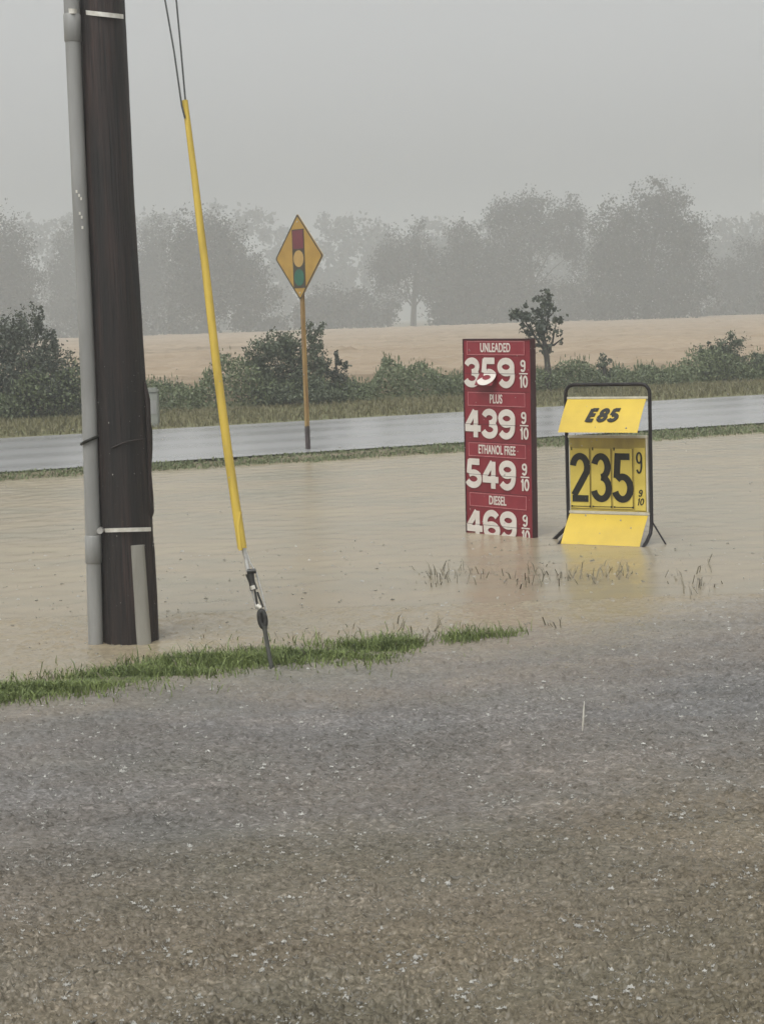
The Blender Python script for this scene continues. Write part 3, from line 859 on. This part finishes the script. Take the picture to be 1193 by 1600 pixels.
arc_band(104, 126, 17, 18, 113, 27, 0.028, MAT['strap'], 'strap', 0.10)
arc_band(124, 193, 18.5, 26, 159, 71, 0.026, MAT['strap'], 'strap')
s_ = arc_band(150, 236, 829, 827, 197, 89, 0.024, MAT['strap'], 'strap', 0.008)
c = P(157, 829, Yp - 0.165) - base
MB().tube([c + Vector((0, 0.03, 0)), c + Vector((0, -0.02, 0))], 0.020, 8).build('bolt', MAT['steel'], s_)
zt = [P(127.5, 694, Yp - 0.12), P(133, 690.5, Yp - 0.155), P(140, 687.5, Yp - 0.16), P(147, 684.5, Yp - 0.15), P(154, 682, Yp - 0.10)]
MB().tube([q - base for q in zt], 0.010, 8).build('cable_tie', MAT['ink'], pole)
MB().tube([P(175, 700, Yp - 0.166) - base, P(195, 691, Yp - 0.172) - base, P(215, 687, Yp - 0.148) - base, P(226, 686.5, Yp - 0.10) - base], 0.0045, 6).build('staple_wire', MAT['pole_edge'], pole)
# short pale cable guard screwed on the front
gt, gb = P(213.5, 852, Yp - 0.155) - base, P(225, 1010, Yp - 0.165) - base
vs_ = []
for c in (gb, gt):
    for kk in range(9):
        a = math.pi * kk / 8
        vs_.append((c.x - math.cos(a) * 0.045, c.y - 0.035 * math.sin(a) ** 0.6 + 0.02, c.z))
fs_ = [(i, i + 1, i + 10, i + 9) for i in range(8)] + [tuple(range(9, 18))]
MB().add(vs_, fs_).build('cable_guard', MAT['guard'], pole)
# white paint flecks where the conduit lettering has worn
for (x, y) in ((122, 300), (126, 306), (129, 311), (127, 334), (130, 340), (131, 356)):
    c = P(x, y, Yp - 0.10) - base
    u = (c.x - cpt(y)[0].x) / cpt(y)[1]
    yy = c.y - math.sqrt(max(0.02, 1 - u * u)) * cpt(y)[1]
    MB().box(c.x - 0.005, c.x + 0.005, yy - 0.003, yy + 0.008, c.z - 0.009, c.z + 0.008).build('paint_fleck', MAT['strap'], cond)

# ------------------------------------------------------------------ guy wire with its yellow guard
ga = G(425, 1045)
def GY_(py):                                     # distance of the stay at photo height py
    return 9.66 + (10.62 - 9.66) * max(0, (1045 - py)) / 1805
guy = thing('guy_wire', 'slanting guy wire with long yellow plastic guard anchored in the grass', 'guy wire', ga)
def gp(x, y, d=0):
    return P(x, y, ga.y + (GY_(y) - 9.66) + d) - ga
kg = 9.9 / FPX
gl = [(289, 157), (297, 220), (304.5, 280), (312, 345), (320, 410), (328, 480), (336.5, 555), (346, 630), (356, 705), (367, 780), (378.5, 857)]
gr_ = [4.6, 4.9, 5.4, 5.8, 6.2, 6.5, 6.6, 6.8, 7.0, 7.1, 7.2]
yg = MB().tube([gp(*q) for q in gl], [a * kg for a in gr_], 16).build('guard_tube', MAT['yellow_guard'], guy)
lip = MB().tube([gp(375.2, 800, -0.012), gp(372, 822, -0.02), gp(376, 860, -0.022)], [0.010, 0.012, 0.012], 8).build('guard_seam', MAT['yellow_guard'], yg)
w1 = [(165, -760), (210, -330), (258, 0), (272, 80), (285, 175), (300, 300), (322, 460), (352, 690), (380, 858)]
w2 = [(172, -760), (225, -330), (275.5, 0), (283, 80), (290, 160), (303, 280), (330, 500), (372, 820)]
MB().tube([gp(*q, -0.002) for q in w1[:4]] + [gp(284, 165, -0.03), gp(289, 185, -0.02)], 0.0052, 8).build('wire', MAT['wire'], guy)
MB().tube([gp(*q) for q in w2[:5]] + [gp(291, 172)], 0.0052, 8).build('wire', MAT['wire'], guy)
# dead-end grip, clamp rods, thimble eye, anchor rod
grip = MB()
grip.tube([gp(380, 855), gp(384, 872), gp(388, 893)], [0.013, 0.011, 0.014], 10)
grip.tube([gp(383, 858), gp(391, 880), gp(399, 893)], [0.006, 0.005, 0.005], 8)
grip.build('guy_grip', MAT['steel'], guy)
y1 = MB()
y1.tube([gp(386, 893, -0.012), gp(400, 892, -0.012)], [0.014, 0.014], 8)
y1.tube([gp(390, 896), gp(393, 908), gp(397, 922)], [0.026, 0.018, 0.022], 10)
y1.build('clamp', MAT['iron'], guy)
MB().tube([gp(394, 915, -0.03), gp(396, 921, -0.03)], [0.014, 0.014], 8).build('clamp_nut', MAT['strap'], guy)
MB().tube([gp(388, 896), gp(393, 921), gp(401, 952)], 0.0055, 8).build('clamp_rod', MAT['steel'], guy)
MB().tube([gp(400, 893), gp(409, 925), gp(416, 955)], 0.0055, 8).build('clamp_rod', MAT['steel'], guy)
MB().tube([gp(398, 922), gp(402, 944)], 0.006, 6).build('tail_strand', MAT['iron'], guy)
MB().tube([gp(402, 925, 0.006), gp(411, 949, 0.006)], 0.006, 6).build('tail_strand', MAT['iron'], guy)
MB().tube([gp(401, 946, -0.008), gp(407, 950, -0.008)], 0.014, 8).build('grip_end', MAT['strap'], guy)
ec = gp(410, 967)
ax = (gp(412, 985) - gp(406, 950)).normalized()
sx_ = ax.cross(Vector((0, 1, 0))).normalized()
MB().tube([ec + ax * math.cos(a) * 0.046 + sx_ * math.sin(a) * 0.015 for a in [2 * math.pi * i / 24 for i in range(24)]], 0.0155, 10, closed=True).build('anchor_eye', MAT['iron'], guy)
MB().tube([gp(412.5, 978), gp(414, 985), gp(418, 1010), gp(425, 1046), gp(430, 1075)], [0.020, 0.013, 0.0125, 0.0125, 0.012], 10).build('anchor_rod', MAT['rod'], guy)

# ------------------------------------------------------------------ lettering
def arc(cx, cy, rx, ry, a0, a1, n=18):
    return [(cx + rx * math.cos(R(a0 + (a1 - a0) * i / n)), cy + ry * math.sin(R(a0 + (a1 - a0) * i / n))) for i in range(n + 1)]
def glyph(ch):
    l, r_, bt, tp = 0.085, 0.515, 0.085, 0.915
    if ch == '0': return [arc(.3, .5, .215, .415, 90, 450, 36)]
    if ch == '1': return [[(.34, 0), (.34, 1.0)], [(.34, .84), (.16, .74)]]
    if ch == '2': return [arc(.3, .70, .212, .215, 172, -28, 18) + [(.11, .15)], [(.06, .085), (.53, .085)]]
    if ch == '3': return [arc(.29, .712, .195, .203, 165, -90, 18), arc(.29, .297, .222, .212, 90, -165, 20)]
    if ch == '4': return [[(.40, 0), (.40, .95)], [(.37, .93), (.075, .38)], [(.03, .315), (.58, .315)]]
    if ch == '5': return [[(.50, .915), (.13, .915)], [(.165, .98), (.12, .50)], arc(.285, .305, .228, .22, 132, -160, 22)]
    if ch == '6': return [arc(.3, .295, .215, .21, 90, 450, 28), arc(.315, .60, .23, .315, 35, 180, 16) + [(.085, .30)]]
    if ch == '9': return [[(.6 - x, 1 - y) for x, y in s] for s in glyph('6')]
    if ch == '8': return [arc(.3, .715, .185, .20, 90, 450, 26), arc(.3, .295, .218, .21, 90, 450, 28)]
    if ch == 'E': return [[(.13, 0), (.13, 1)], [(.13, .915), (.52, .915)], [(.13, .51), (.48, .51)], [(.13, .085), (.52, .085)]]
    return []
def stroke_mesh(mb, ch, x0, z0, h, wx, sw, y, thick=0.003, slant=0.0):
    """solid strokes; x right, z up, printed on the face towards -y"""
    for si, s in enumerate(glyph(ch)):
        closed = (abs(s[0][0] - s[-1][0]) < 1e-6 and abs(s[0][1] - s[-1][1]) < 1e-6 and len(s) > 8)
        pp = [Vector((x / 0.6 * wx, z * h)) for x, z in (s[:-1] if closed else s)]
        n_ = len(pp)
        L, Q = [], []
        for i in range(n_):
            if closed:
                d = (pp[(i + 1) % n_] - pp[i - 1])
            else:
                d = pp[min(i + 1, n_ - 1)] - pp[max(i - 1, 0)]
            d.normalize()
            nn = Vector((-d.y, d.x))
            L.append(pp[i] + nn * sw / 2); Q.append(pp[i] - nn * sw / 2)
        yf = y - thick - si * 0.0006
        vs_ = []
        for a, b_ in zip(L, Q):
            for q, yy in ((a, yf), (b_, yf), (b_, y), (a, y)):
                vs_.append((x0 + q.x + slant * q.y, yy, z0 + q.y))
        fs_ = []
        for i in range(n_ if closed else n_ - 1):
            j = (i + 1) % n_
            for kk in range(4):
                fs_.append((i * 4 + kk, i * 4 + (kk + 1) % 4, j * 4 + (kk + 1) % 4, j * 4 + kk))
        if not closed:
            fs_ += [(0, 3, 2, 1), tuple(n_ * 4 - 4 + kk for kk in range(4))]
        mb.add(vs_, fs_)
def text_mesh(name, body, size, sx, mat, parent, x, y, z, off=0.0):
    cu = bpy.data.curves.new(name, 'FONT')
    cu.body = body; cu.size = size; cu.align_x = 'CENTER'; cu.align_y = 'CENTER'; cu.extrude = 0.0015; cu.offset = off
    cu.space_character = 1.05
    tmp = bpy.data.objects.new('tmp_text', cu)
    COL.objects.link(tmp)
    dg = bpy.context.evaluated_depsgraph_get()
    me = bpy.data.meshes.new_from_object(tmp.evaluated_get(dg))
    bpy.data.objects.remove(tmp)
    bpy.data.curves.remove(cu)
    me.name = name
    me.transform(Matrix.Translation((x, y, z)) @ Matrix.Rotation(R(90), 4, 'X') @ Matrix.Diagonal((sx, 1, 1, 1)))
    me.materials.clear(); me.materials.append(mat)
    o = bpy.data.objects.new(name, me)
    COL.objects.link(o)
    o.parent = parent
    return o
def frame_lines(x0, x1, z0, z1, y, t_, mat, parent, name='border'):
    mb = MB()
    mb.box(x0, x1, y - 0.002, y, z1 - t_, z1); mb.box(x0, x1, y - 0.002, y, z0, z0 + t_)
    mb.box(x0, x0 + t_, y - 0.002, y, z0 + t_, z1 - t_); mb.box(x1 - t_, x1, y - 0.002, y, z0 + t_, z1 - t_)
    return mb.build(name, mat, parent)

# ------------------------------------------------------------------ red price sign
PSI = R(45)
pc = (G(726, 840) + G(838, 845)) / 2
pc.y += 0.30
pc.x += 0.03
ps = thing('price_sign', 'tall red fuel price sign standing in the flood with four prices', 'price sign', (pc.x, pc.y, 0), -PSI)
ps.rotation_euler = (0, R(0.7), -PSI)
ps.scale = (0.92, 1, 1.015)
Wd, Ht, Th = 0.855, 1.70, 0.055
hw = Wd / 2
MB().box(-hw + 0.014, hw - 0.014, -Th / 2, Th / 2, -0.30, Ht - 0.014).build('panel', MAT['red'], ps)
mb = MB()
mb.box(-hw, -hw + 0.0135, -Th / 2 - 0.006, Th / 2 + 0.006, -0.30, Ht, 0.003)
mb.box(hw - 0.0135, hw, -Th / 2 - 0.006, Th / 2 + 0.006, -0.30, Ht, 0.003)
mb.box(-hw + 0.0138, hw - 0.0138, -Th / 2 - 0.006, Th / 2 + 0.006, Ht - 0.0135, Ht, 0.003)
mb.build('frame', MAT['red_dark'], ps)
yf = -Th / 2
rows = [('UNLEADED', '359'), ('PLUS', '439'), ('ETHANOL FREE', '549'), ('DIESEL', '469')]
for i, (lab, num) in enumerate(rows):
    zt_ = Ht - 0.022 - i * 0.441
    pl = MB().box(-hw + 0.062, hw - 0.085, yf - 0.003, yf + 0.001, zt_ - 0.112, zt_ - 0.004).build('label_plate', MAT['red_plate'], ps)
    frame_lines(-hw + 0.056, hw - 0.079, zt_ - 0.118, zt_ + 0.002, yf - 0.0032, 0.0065, MAT['pink_line'], pl)
    text_mesh('lettering', lab, 0.108, 0.66 if len(lab) < 10 else 0.60, MAT['white_print'], pl, -0.012, yf - 0.005, zt_ - 0.058, 0.002)
    zb = zt_ - 0.118 - 0.030 - 0.245
    for j, ch in enumerate(num):
        x0 = -hw + 0.014 + j * 0.213
        mb = MB()
        hgt, swid = 0.247, 0.055
        stroke_mesh(mb, ch, x0, zb, hgt, 0.215, swid, yf - 0.004, 0.004)
        # every figure is two flip leaves: cut at half height, the lower leaf a touch out of line
        me = bpy.data.meshes.new('price_digit')
        me.from_pydata(mb.v, [], mb.f)
        bm = bmesh.new(); bm.from_mesh(me)
        zc = zb + hgt * 0.47
        bmu = bm.copy()
        bmesh.ops.bisect_plane(bmu, geom=bmu.verts[:] + bmu.edges[:] + bmu.faces[:], plane_co=(0, 0, zc + 0.0022), plane_no=(0, 0, 1), clear_inner=True)
        bmesh.ops.bisect_plane(bm, geom=bm.verts[:] + bm.edges[:] + bm.faces[:], plane_co=(0, 0, zc - 0.0022), plane_no=(0, 0, -1), clear_inner=True)
        bent = (i == 0 and j == 1)
        sh = random.choice((-0.003, 0.0, 0.003, 0.005))
        for v in bm.verts:
            v.co.x += sh
            if bent:
                a = R(38)
                dz = zc - v.co.z
                v.co.z = zc - dz * math.cos(a); v.co.y -= dz * math.sin(a) + 0.003
        tmp_ = bpy.data.meshes.new('tmp'); bm.to_mesh(tmp_); bmu.from_mesh(tmp_); bmu.to_mesh(me)
        bpy.data.meshes.remove(tmp_)
        bm.free(); bmu.free()
        me.materials.append(MAT['white_print'])
        o = bpy.data.objects.new('price_digit', me); COL.objects.link(o); o.parent = ps
        if bent:
            o['label'] = 'white digit whose lower leaf has swung out'
            # the red lower leaf swings with it
            mbf = MB(); a = R(38); ll = 0.125
            mbf.add([(x0 - 0.01, yf - 0.007, zc), (x0 + 0.205, yf - 0.007, zc), (x0 + 0.205, yf - 0.007 - ll * math.sin(a) + .004, zc - ll * math.cos(a)), (x0 - 0.01, yf - 0.007 - ll * math.sin(a) + .004, zc - ll * math.cos(a)),
                     (x0 - 0.01, yf - 0.004, zc), (x0 + 0.205, yf - 0.004, zc), (x0 + 0.205, yf - 0.001 - ll * math.sin(a) + .004, zc - ll * math.cos(a)), (x0 - 0.01, yf - 0.001 - ll * math.sin(a) + .004, zc - ll * math.cos(a))],
                    [(0, 1, 2, 3), (7, 6, 5, 4), (0, 4, 5, 1), (1, 5, 6, 2), (2, 6, 7, 3), (3, 7, 4, 0)])
            lf = mbf.build('flip_leaf', MAT['red'], o)
    mb = MB()
    xf = hw - 0.140
    stroke_mesh(mb, '9', xf + 0.010, zb + 0.132, 0.105, 0.062, 0.017, yf - 0.003)
    mb.box(xf - 0.005, xf + 0.095, yf - 0.006, yf - 0.0005, zb + 0.114, zb + 0.124)
    stroke_mesh(mb, '1', xf - 0.016, zb + 0.000, 0.105, 0.062, 0.017, yf - 0.003)
    stroke_mesh(mb, '0', xf + 0.036, zb + 0.000, 0.105, 0.062, 0.017, yf - 0.003)
    mb.build('price_fraction', MAT['white_print'], ps)
    # leaf seams of the figure field
    MB().box(-hw + 0.022, hw - 0.165, yf - 0.0022, yf + 0.001, zb + 0.245 * 0.47 - 0.0015, zb + 0.245 * 0.47 + 0.0015).build('leaf_seam', MAT['red_dark'], ps)
    MB().box(-hw + 0.018, hw - 0.03, yf - 0.0015, yf + 0.001, zt_ + 0.0095, zt_ + 0.0125).build('row_seam', MAT['red_dark'], ps)

# ------------------------------------------------------------------ E85 pavement sign
PS2 = R(30)
ec_ = G(952, 847)
es = thing('pavement_sign', 'black framed swing sign with yellow E85 panels standing in the flood', 'swing sign', (ec_.x, ec_.y, 0), -PS2)
fw, top = 0.375, 1.325
def rc(cx, cz, rad, a0, a1, n=6):
    return [(cx + rad * math.cos(R(a0 + (a1 - a0) * i / n)), 0, cz + rad * math.sin(R(a0 + (a1 - a0) * i / n))) for i in range(n + 1)]
fr = [(-fw, -0.34, -0.07), (-fw, -0.24, -0.02), (-fw, -0.12, 0.03), (-fw, -0.03, 0.09), (-fw, 0, 0.17), (-fw, 0, 0.6)]
fr += rc(-fw + 0.075, top - 0.075, 0.075, 180, 90) + rc(fw - 0.075, top - 0.075, 0.075, 90, 0)
fr += [(fw, 0, 0.6), (fw, 0, 0.17), (fw, -0.03, 0.09), (fw, -0.12, 0.03), (fw, -0.24, -0.02), (fw, -0.34, -0.07)]
MB().tube(fr, 0.0155, 12).build('frame', MAT['black_tube'], es)
# rear stay
g1 = G(1043, 851) - ec_
loc = lambda v: Matrix.Rotation(PS2, 3, 'Z') @ v
ed = loc(g1); ed.z = -0.03
MB().tube([(fw, 0.01, 0.185), tuple(ed)], 0.0075, 8).build('rear_stay', MAT['black_tube'], es)
g2 = loc(G(862, 842) - ec_); g2.z = -0.02
MB().tube([(-fw, 0.0, 0.13), tuple(g2)], 0.018, 8, flat=0.7).build('foot_bar', MAT['black_tube'], es)
pw = 0.352
# middle price board
brd = MB().box(-pw + 0.006, pw, -0.010, 0.010, 0.245, 0.885).build('price_board', MAT['yellow_back'], es)
brd['label'] = 'dull yellow price board with three number cards'
MB().box(-pw - 0.004, pw + 0.005, -0.024, 0.014, 0.880, 0.902, 0.003).build('card_rail', MAT['clear_rail'], brd)
MB().box(-pw - 0.004, pw + 0.014, -0.028, 0.014, 0.240, 0.262, 0.003).build('card_rail', MAT['clear_rail'], brd)
MB().box(pw - 0.012, pw + 0.004, -0.020, 0.012, 0.264, 0.878, 0.002).build('side_rail', MAT['clear_rail'], brd)
cx0 = -pw + 0.012
for j, ch in enumerate('235'):
    xa = cx0 + j * 0.192
    cdd = MB().box(xa, xa + 0.180, -0.0165, -0.0105, 0.285, 0.790, 0.001).build('number_card', MAT['yellow_card'], es)
    mb = MB()
    stroke_mesh(mb, ch, xa - 0.002, 0.330, 0.432, 0.184, 0.056, -0.017, 0.003)
    mb.build('digit', MAT['ink'], cdd)
    mb = MB()
    mb.box(xa + 0.008, xa + 0.175, -0.0195, -0.017, 0.298, 0.303)
    mb.box(xa + 0.1755, xa + 0.179, -0.0195, -0.017, 0.29, 0.79)
    for e_ in (xa + 0.004, xa + 0.168):
        mb.box(e_, e_ + 0.014, -0.0200, -0.0166, 0.294, 0.307)
    mb.box(xa + 0.010, xa + 0.020, -0.0195, -0.0166, 0.775, 0.800)
    mb.build('card_edge', MAT['ink'], cdd)
cdd = MB().box(cx0 + 0.578, cx0 + 0.672, -0.0165, -0.0105, 0.275, 0.800, 0.001).build('number_card', MAT['yellow_card'], es)
for ch, xx, zz_, hh_, ww_, ss_, sl_ in (('9', 0.592, 0.575, 0.200, 0.056, 0.015, 0), ('1', 0.590, 0.320, 0.060, 0.030, 0.009, 0.2),
                                      ('0', 0.618, 0.320, 0.060, 0.034, 0.009, 0.2), ('9', 0.606, 0.392, 0.060, 0.034, 0.009, 0.2)):
    mb = MB(); stroke_mesh(mb, ch, cx0 + xx, zz_, hh_, ww_, ss_, -0.017, 0.003, sl_)
    mb.build('digit', MAT['ink'], cdd)
# swinging flaps, blown forward
def flap(name, z_h, length, ang, wl, label):
    root_pts = []
    a = R(ang)
    nseg = 6
    vs_ = []
    for i in range(nseg + 1):
        f = i / nseg
        dd = length * f
        bow = 0.010 * math.sin(math.pi * f)
        yy, zz = -0.020 - dd * math.sin(a) - bow, z_h - dd * math.cos(a)
        for xx in (-wl, wl):
            vs_ += [(xx, yy - 0.002, zz), (xx, yy + 0.002, zz)]
    fs_ = []
    for i in range(nseg):
        o = i * 4
        fs_ += [(o, o + 2, o + 6, o + 4), (o + 1, o + 5, o + 7, o + 3), (o, o + 4, o + 5, o + 1), (o + 2, o + 3, o + 7, o + 6)]
    fs_ += [(0, 1, 3, 2), (nseg * 4, nseg * 4 + 2, nseg * 4 + 3, nseg * 4 + 1)]
    o = MB().add(vs_, fs_).build(name, MAT['yellow_sheet'], es)
    if label: o['label'] = label
    return o
fp = flap('grade_flap', 1.205, 0.335, 38, 0.352, 'upper yellow flap reading E85 blown outward')
a = R(38)
mb = MB()
for j, ch in enumerate('E85'):
    stroke_mesh(mb, ch, -0.135 + j * 0.098, -0.225, 0.128, 0.080, 0.034, 0.0, 0.003, 0.24)
txt = mb.build('lettering', MAT['ink'], fp)
txt.data.transform(Matrix.Translation((0.0, -0.0350, 1.205)) @ Matrix.Rotation(-a, 4, 'X'))
flap('lower_flap', 0.236, 0.305, 40, 0.352, 'blank lower yellow flap touching the water')
MB().box(-fw + 0.010, fw - 0.010, -0.008, 0.008, 1.206, 1.224, 0.002).build('hinge_bar', MAT['clear_rail'], es)

# ------------------------------------------------------------------ traffic light warning sign
Ys = G(479, 711).y
b0 = G(479, 711)
b0.x += 0.028
tsn = thing('warning_sign', 'yellow diamond traffic light warning sign on a post at the flood edge', 'road sign', (b0.x, b0.y, 0), -R(54))
zc = P(468, 402, Ys).z - 0.0
hd = 0.615                                        # half diagonal of the panel
def dia(s):
    rr_ = 0.05 * s
    pts_ = []
    for a0 in (0, 90, 180, 270):
        c_ = (math.cos(R(a0)) * (s - rr_ * 1.414), math.sin(R(a0)) * (s - rr_ * 1.414))
        for da in (-40, -14, 14, 40):
            pts_.append((c_[0] + rr_ * math.cos(R(a0 + da)), c_[1] + rr_ * math.sin(R(a0 + da))))
    return pts_
sh = lambda pts_, dz: [(x, z + dz) for x, z in pts_]
pn = MB().prism(sh(dia(hd), zc), -0.040, -0.032).build('panel', MAT['warn_yellow'], tsn)
mb = MB()
o1, i1 = sh(dia(hd - 0.004), zc), sh(dia(hd - 0.036), zc)
n_ = len(o1)
vs_ = [(x, -0.0425, z) for x, z in o1] + [(x, -0.0425, z) for x, z in i1] + [(x, -0.0395, z) for x, z in o1] + [(x, -0.0395, z) for x, z in i1]
fs_ = []
for i in range(n_):
    j = (i + 1) % n_
    fs_ += [(i, j, n_ + j, n_ + i), (2 * n_ + i, 3 * n_ + i, 3 * n_ + j, 2 * n_ + j), (i, 2 * n_ + i, 2 * n_ + j, j), (n_ + i, n_ + j, 3 * n_ + j, 3 * n_ + i)]
mb.add(vs_, fs_).build('border', MAT['warn_border'], pn)
zz = zc + 0.395
bx = 0.155
MB().box(-bx, bx, -0.0430, -0.0400, zz - 0.83, zz).build('signal_outline', MAT['warn_border'], pn)
MB().box(-bx + 0.022, bx - 0.022, -0.0455, -0.0432, zz - 0.275, zz - 0.015).build('signal_head', MAT['warn_red'], pn)
def disc(cz, rx, rz, y0, y1, mat, name):
    MB().prism([(rx * math.cos(2 * math.pi * i / 28), cz + rz * math.sin(2 * math.pi * i / 28)) for i in range(28)], y0, y1).build(name, mat, pn)
disc(zz - 0.415, 0.128, 0.118, -0.0455, -0.0432, MAT['warn_amber'], 'signal_lens')
MB().box(-bx + 0.022, bx - 0.022, -0.0445, -0.0432, zz - 0.815, zz - 0.56).build('signal_head', MAT['warn_border'], pn)
disc(zz - 0.680, 0.128, 0.118, -0.0468, -0.0446, MAT['warn_green'], 'signal_lens')
pz = zc + 0.45
mb = MB()
# U-channel post
def chan(z0, z1, mat, name, s=1.0):
    m_ = MB()
    m_.box(-0.022 * s, 0.022 * s, -0.030, -0.025, z0, z1)
    m_.box(-0.026 * s, -0.0225 * s, -0.030, 0.006, z0, z1)
    m_.box(0.0225 * s, 0.026 * s, -0.030, 0.006, z0, z1)
    m_.box(-0.042 * s, -0.0263 * s, 0.002, 0.006, z0, z1)
    m_.box(0.0263 * s, 0.042 * s, 0.002, 0.006, z0, z1)
    return m_.build(name, mat, tsn)
chan(0.405, pz, MAT['post_paint'], 'post')
chan(-0.4, 0.42, MAT['post_dark'], 'post_foot', 1.16)
for bz in (zc + 0.50, zc - 0.50):
    MB().tube([(0, -0.050, bz), (0, -0.020, bz)], 0.012, 8).build('bolt', MAT['steel'], tsn)

# ------------------------------------------------------------------ grey cabinet by the weeds across the road
q = P(241, 668, 31.2)
cb_ = thing('utility_pedestal', 'small grey utility pedestal beyond the road right of the pole', 'utility box', (q.x, 31.2, 0.09))
MB().box(-0.10, 0.10, -0.10, 0.10, -0.1, 0.62, 0.012).build('cabinet', MAT['pedestal'], cb_)
mb = MB(); mb.box(-0.112, 0.112, -0.112, 0.112, 0.62, 0.72, 0.03); mb.build('cap', MAT['pedestal'], cb_)
MB().box(-0.07, 0.07, -0.108, -0.1002, 0.25, 0.50, 0.002).build('door', MAT['pvc'], cb_)

# ------------------------------------------------------------------ rain splashes (stuff)
r = np.random.default_rng(99)
n_s = 40000
ang = r.uniform(-0.50, 0.50, n_s)
dd = 1.0 / r.uniform(1 / 15.0, 1 / 3.9, n_s)      # denser towards the eaves
V, Fc = [], []
o = 0
for i in range(n_s):
    x0, y0 = dd[i] * math.tan(ang[i]), dd[i]
    if dd[i] > 9.2 and r.uniform() < 0.6:
        continue
    s = r.uniform(0.35, 0.95) if r.uniform() < 0.14 else r.uniform(0.15, 1.0) ** 3.4
    rad = (0.0035 + 0.0095 * s) * (0.60 + dd[i] / 17)
    a0 = r.uniform(0, 2 * math.pi); span = r.uniform(0.7, 2.9)
    hmax = (0.0014 + 0.0062 * s) * (0.60 + dd[i] / 17)
    k = 7
    for j in range(k + 1):
        a = a0 + span * j / k
        hh = hmax * (0.15 + 0.85 * math.sin(math.pi * j / k)) * (r.uniform(0.9, 1.6) if j % 2 else r.uniform(0.25, 0.6))
        rr = rad * r.uniform(0.9, 1.1)
        fl = 1 + 0.7 * hh / rad
        c, q = math.cos(a), math.sin(a)
        V += [(x0 + c * rr * 1.12, y0 + q * rr * 1.12, -0.002), (x0 + c * rr * fl, y0 + q * rr * fl, hh), (x0 + c * rr * 0.86, y0 + q * rr * 0.86, -0.002)]
    for j in range(k):
        p = o + j * 3
        Fc += [(p, p + 3, p + 4), (p, p + 4, p + 1), (p + 1, p + 4, p + 5), (p + 1, p + 5, p + 2)]
    o += 3 * (k + 1)
    if r.uniform() < 0.25:                        # a rebound jet in the middle
        wj, hj = 0.0013 * (0.7 + dd[i] / 16), hmax * r.uniform(1.0, 2.2)
        for c_ in range(4):
            V.append((x0 + wj * math.cos(1.57 * c_), y0 + wj * math.sin(1.57 * c_), -0.001))
        V.append((x0 + r.normal() * 0.004, y0 + r.normal() * 0.004, hj))
        Fc += [(o, o + 1, o + 4), (o + 1, o + 2, o + 4), (o + 2, o + 3, o + 4), (o + 3, o, o + 4)]
        o += 5
tag(fast_mesh('rain_splashes', np.array(V), np.array(Fc), MAT['foam']), kind='stuff', label='white rain splashes dancing on the flood water', cat='rain splashes')

# raindrops hanging in the air of this instant
nd = 5000
yy = 2.2 + 11 * r.uniform(0, 1, nd) ** 0.8
xx = yy * r.uniform(-0.30, 0.30, nd)
zz_ = CAM_Z + yy * r.uniform(-0.42, -0.02, nd)
ok = zz_ > 0.02
c_ = np.stack([xx, yy, zz_], -1)[ok]
rd = r.uniform(0.0006, 0.0013, len(c_))
dirs = np.array([(1, 0, 0), (-1, 0, 0), (0, 1, 0), (0, -1, 0), (0, 0, 2.2), (0, 0, -1.4)])
vv = (c_[:, None, :] + rd[:, None, None] * dirs[None]).reshape(-1, 3)
ft = np.array([(0, 2, 4), (2, 1, 4), (1, 3, 4), (3, 0, 4), (2, 0, 5), (1, 2, 5), (3, 1, 5), (0, 3, 5)])
fa = (np.arange(len(c_))[:, None, None] * 6 + ft[None]).reshape(-1, 3)
tag(fast_mesh('raindrops', vv, fa, MAT['foam'], smooth=True), kind='stuff', label='raindrops falling through the air', cat='rain')
# one long drop falling from the eaves above the camera
d0 = P(910, 1122, 3.6)
wd = thing('water_drip', 'thin white strand of dripping water above the grey flooded lot', 'water drip', d0)
MB().tube([(0.0035, 0, 0.036), (0.0022, 0, 0.018), (0.0005, 0, -0.008), (-0.0018, 0, -0.028)], [0.0006, 0.0017, 0.0022, 0.0007], 8).build('strand', MAT['strap'], wd)
MB().tube([(-0.0040, 0, -0.050), (-0.0046, 0, -0.056), (-0.0050, 0, -0.062)], [0.0006, 0.0013, 0.0006], 8).build('drop', MAT['foam'], wd)

# ------------------------------------------------------------------ air thick with rain
mb = MB().box(-660, 660, -60, 660, -1.6, 32)
m = bpy.data.materials.new('rain_haze'); m.use_nodes = True
t = m.node_tree
t.nodes.clear()
out = t.nodes.new('ShaderNodeOutputMaterial')
pv = t.nodes.new('ShaderNodeVolumePrincipled')
pv.inputs['Color'].default_value = (0.905, 0.93, 0.93, 1)
pv.inputs['Density'].default_value = 0.0031
pv.inputs['Anisotropy'].default_value = 0.25
t.links.new(pv.outputs[0], out.inputs['Volume'])
hz = mb.build('haze', m)
tag(hz, kind='stuff', label='grey rain haze over the flooded fields', cat='haze')
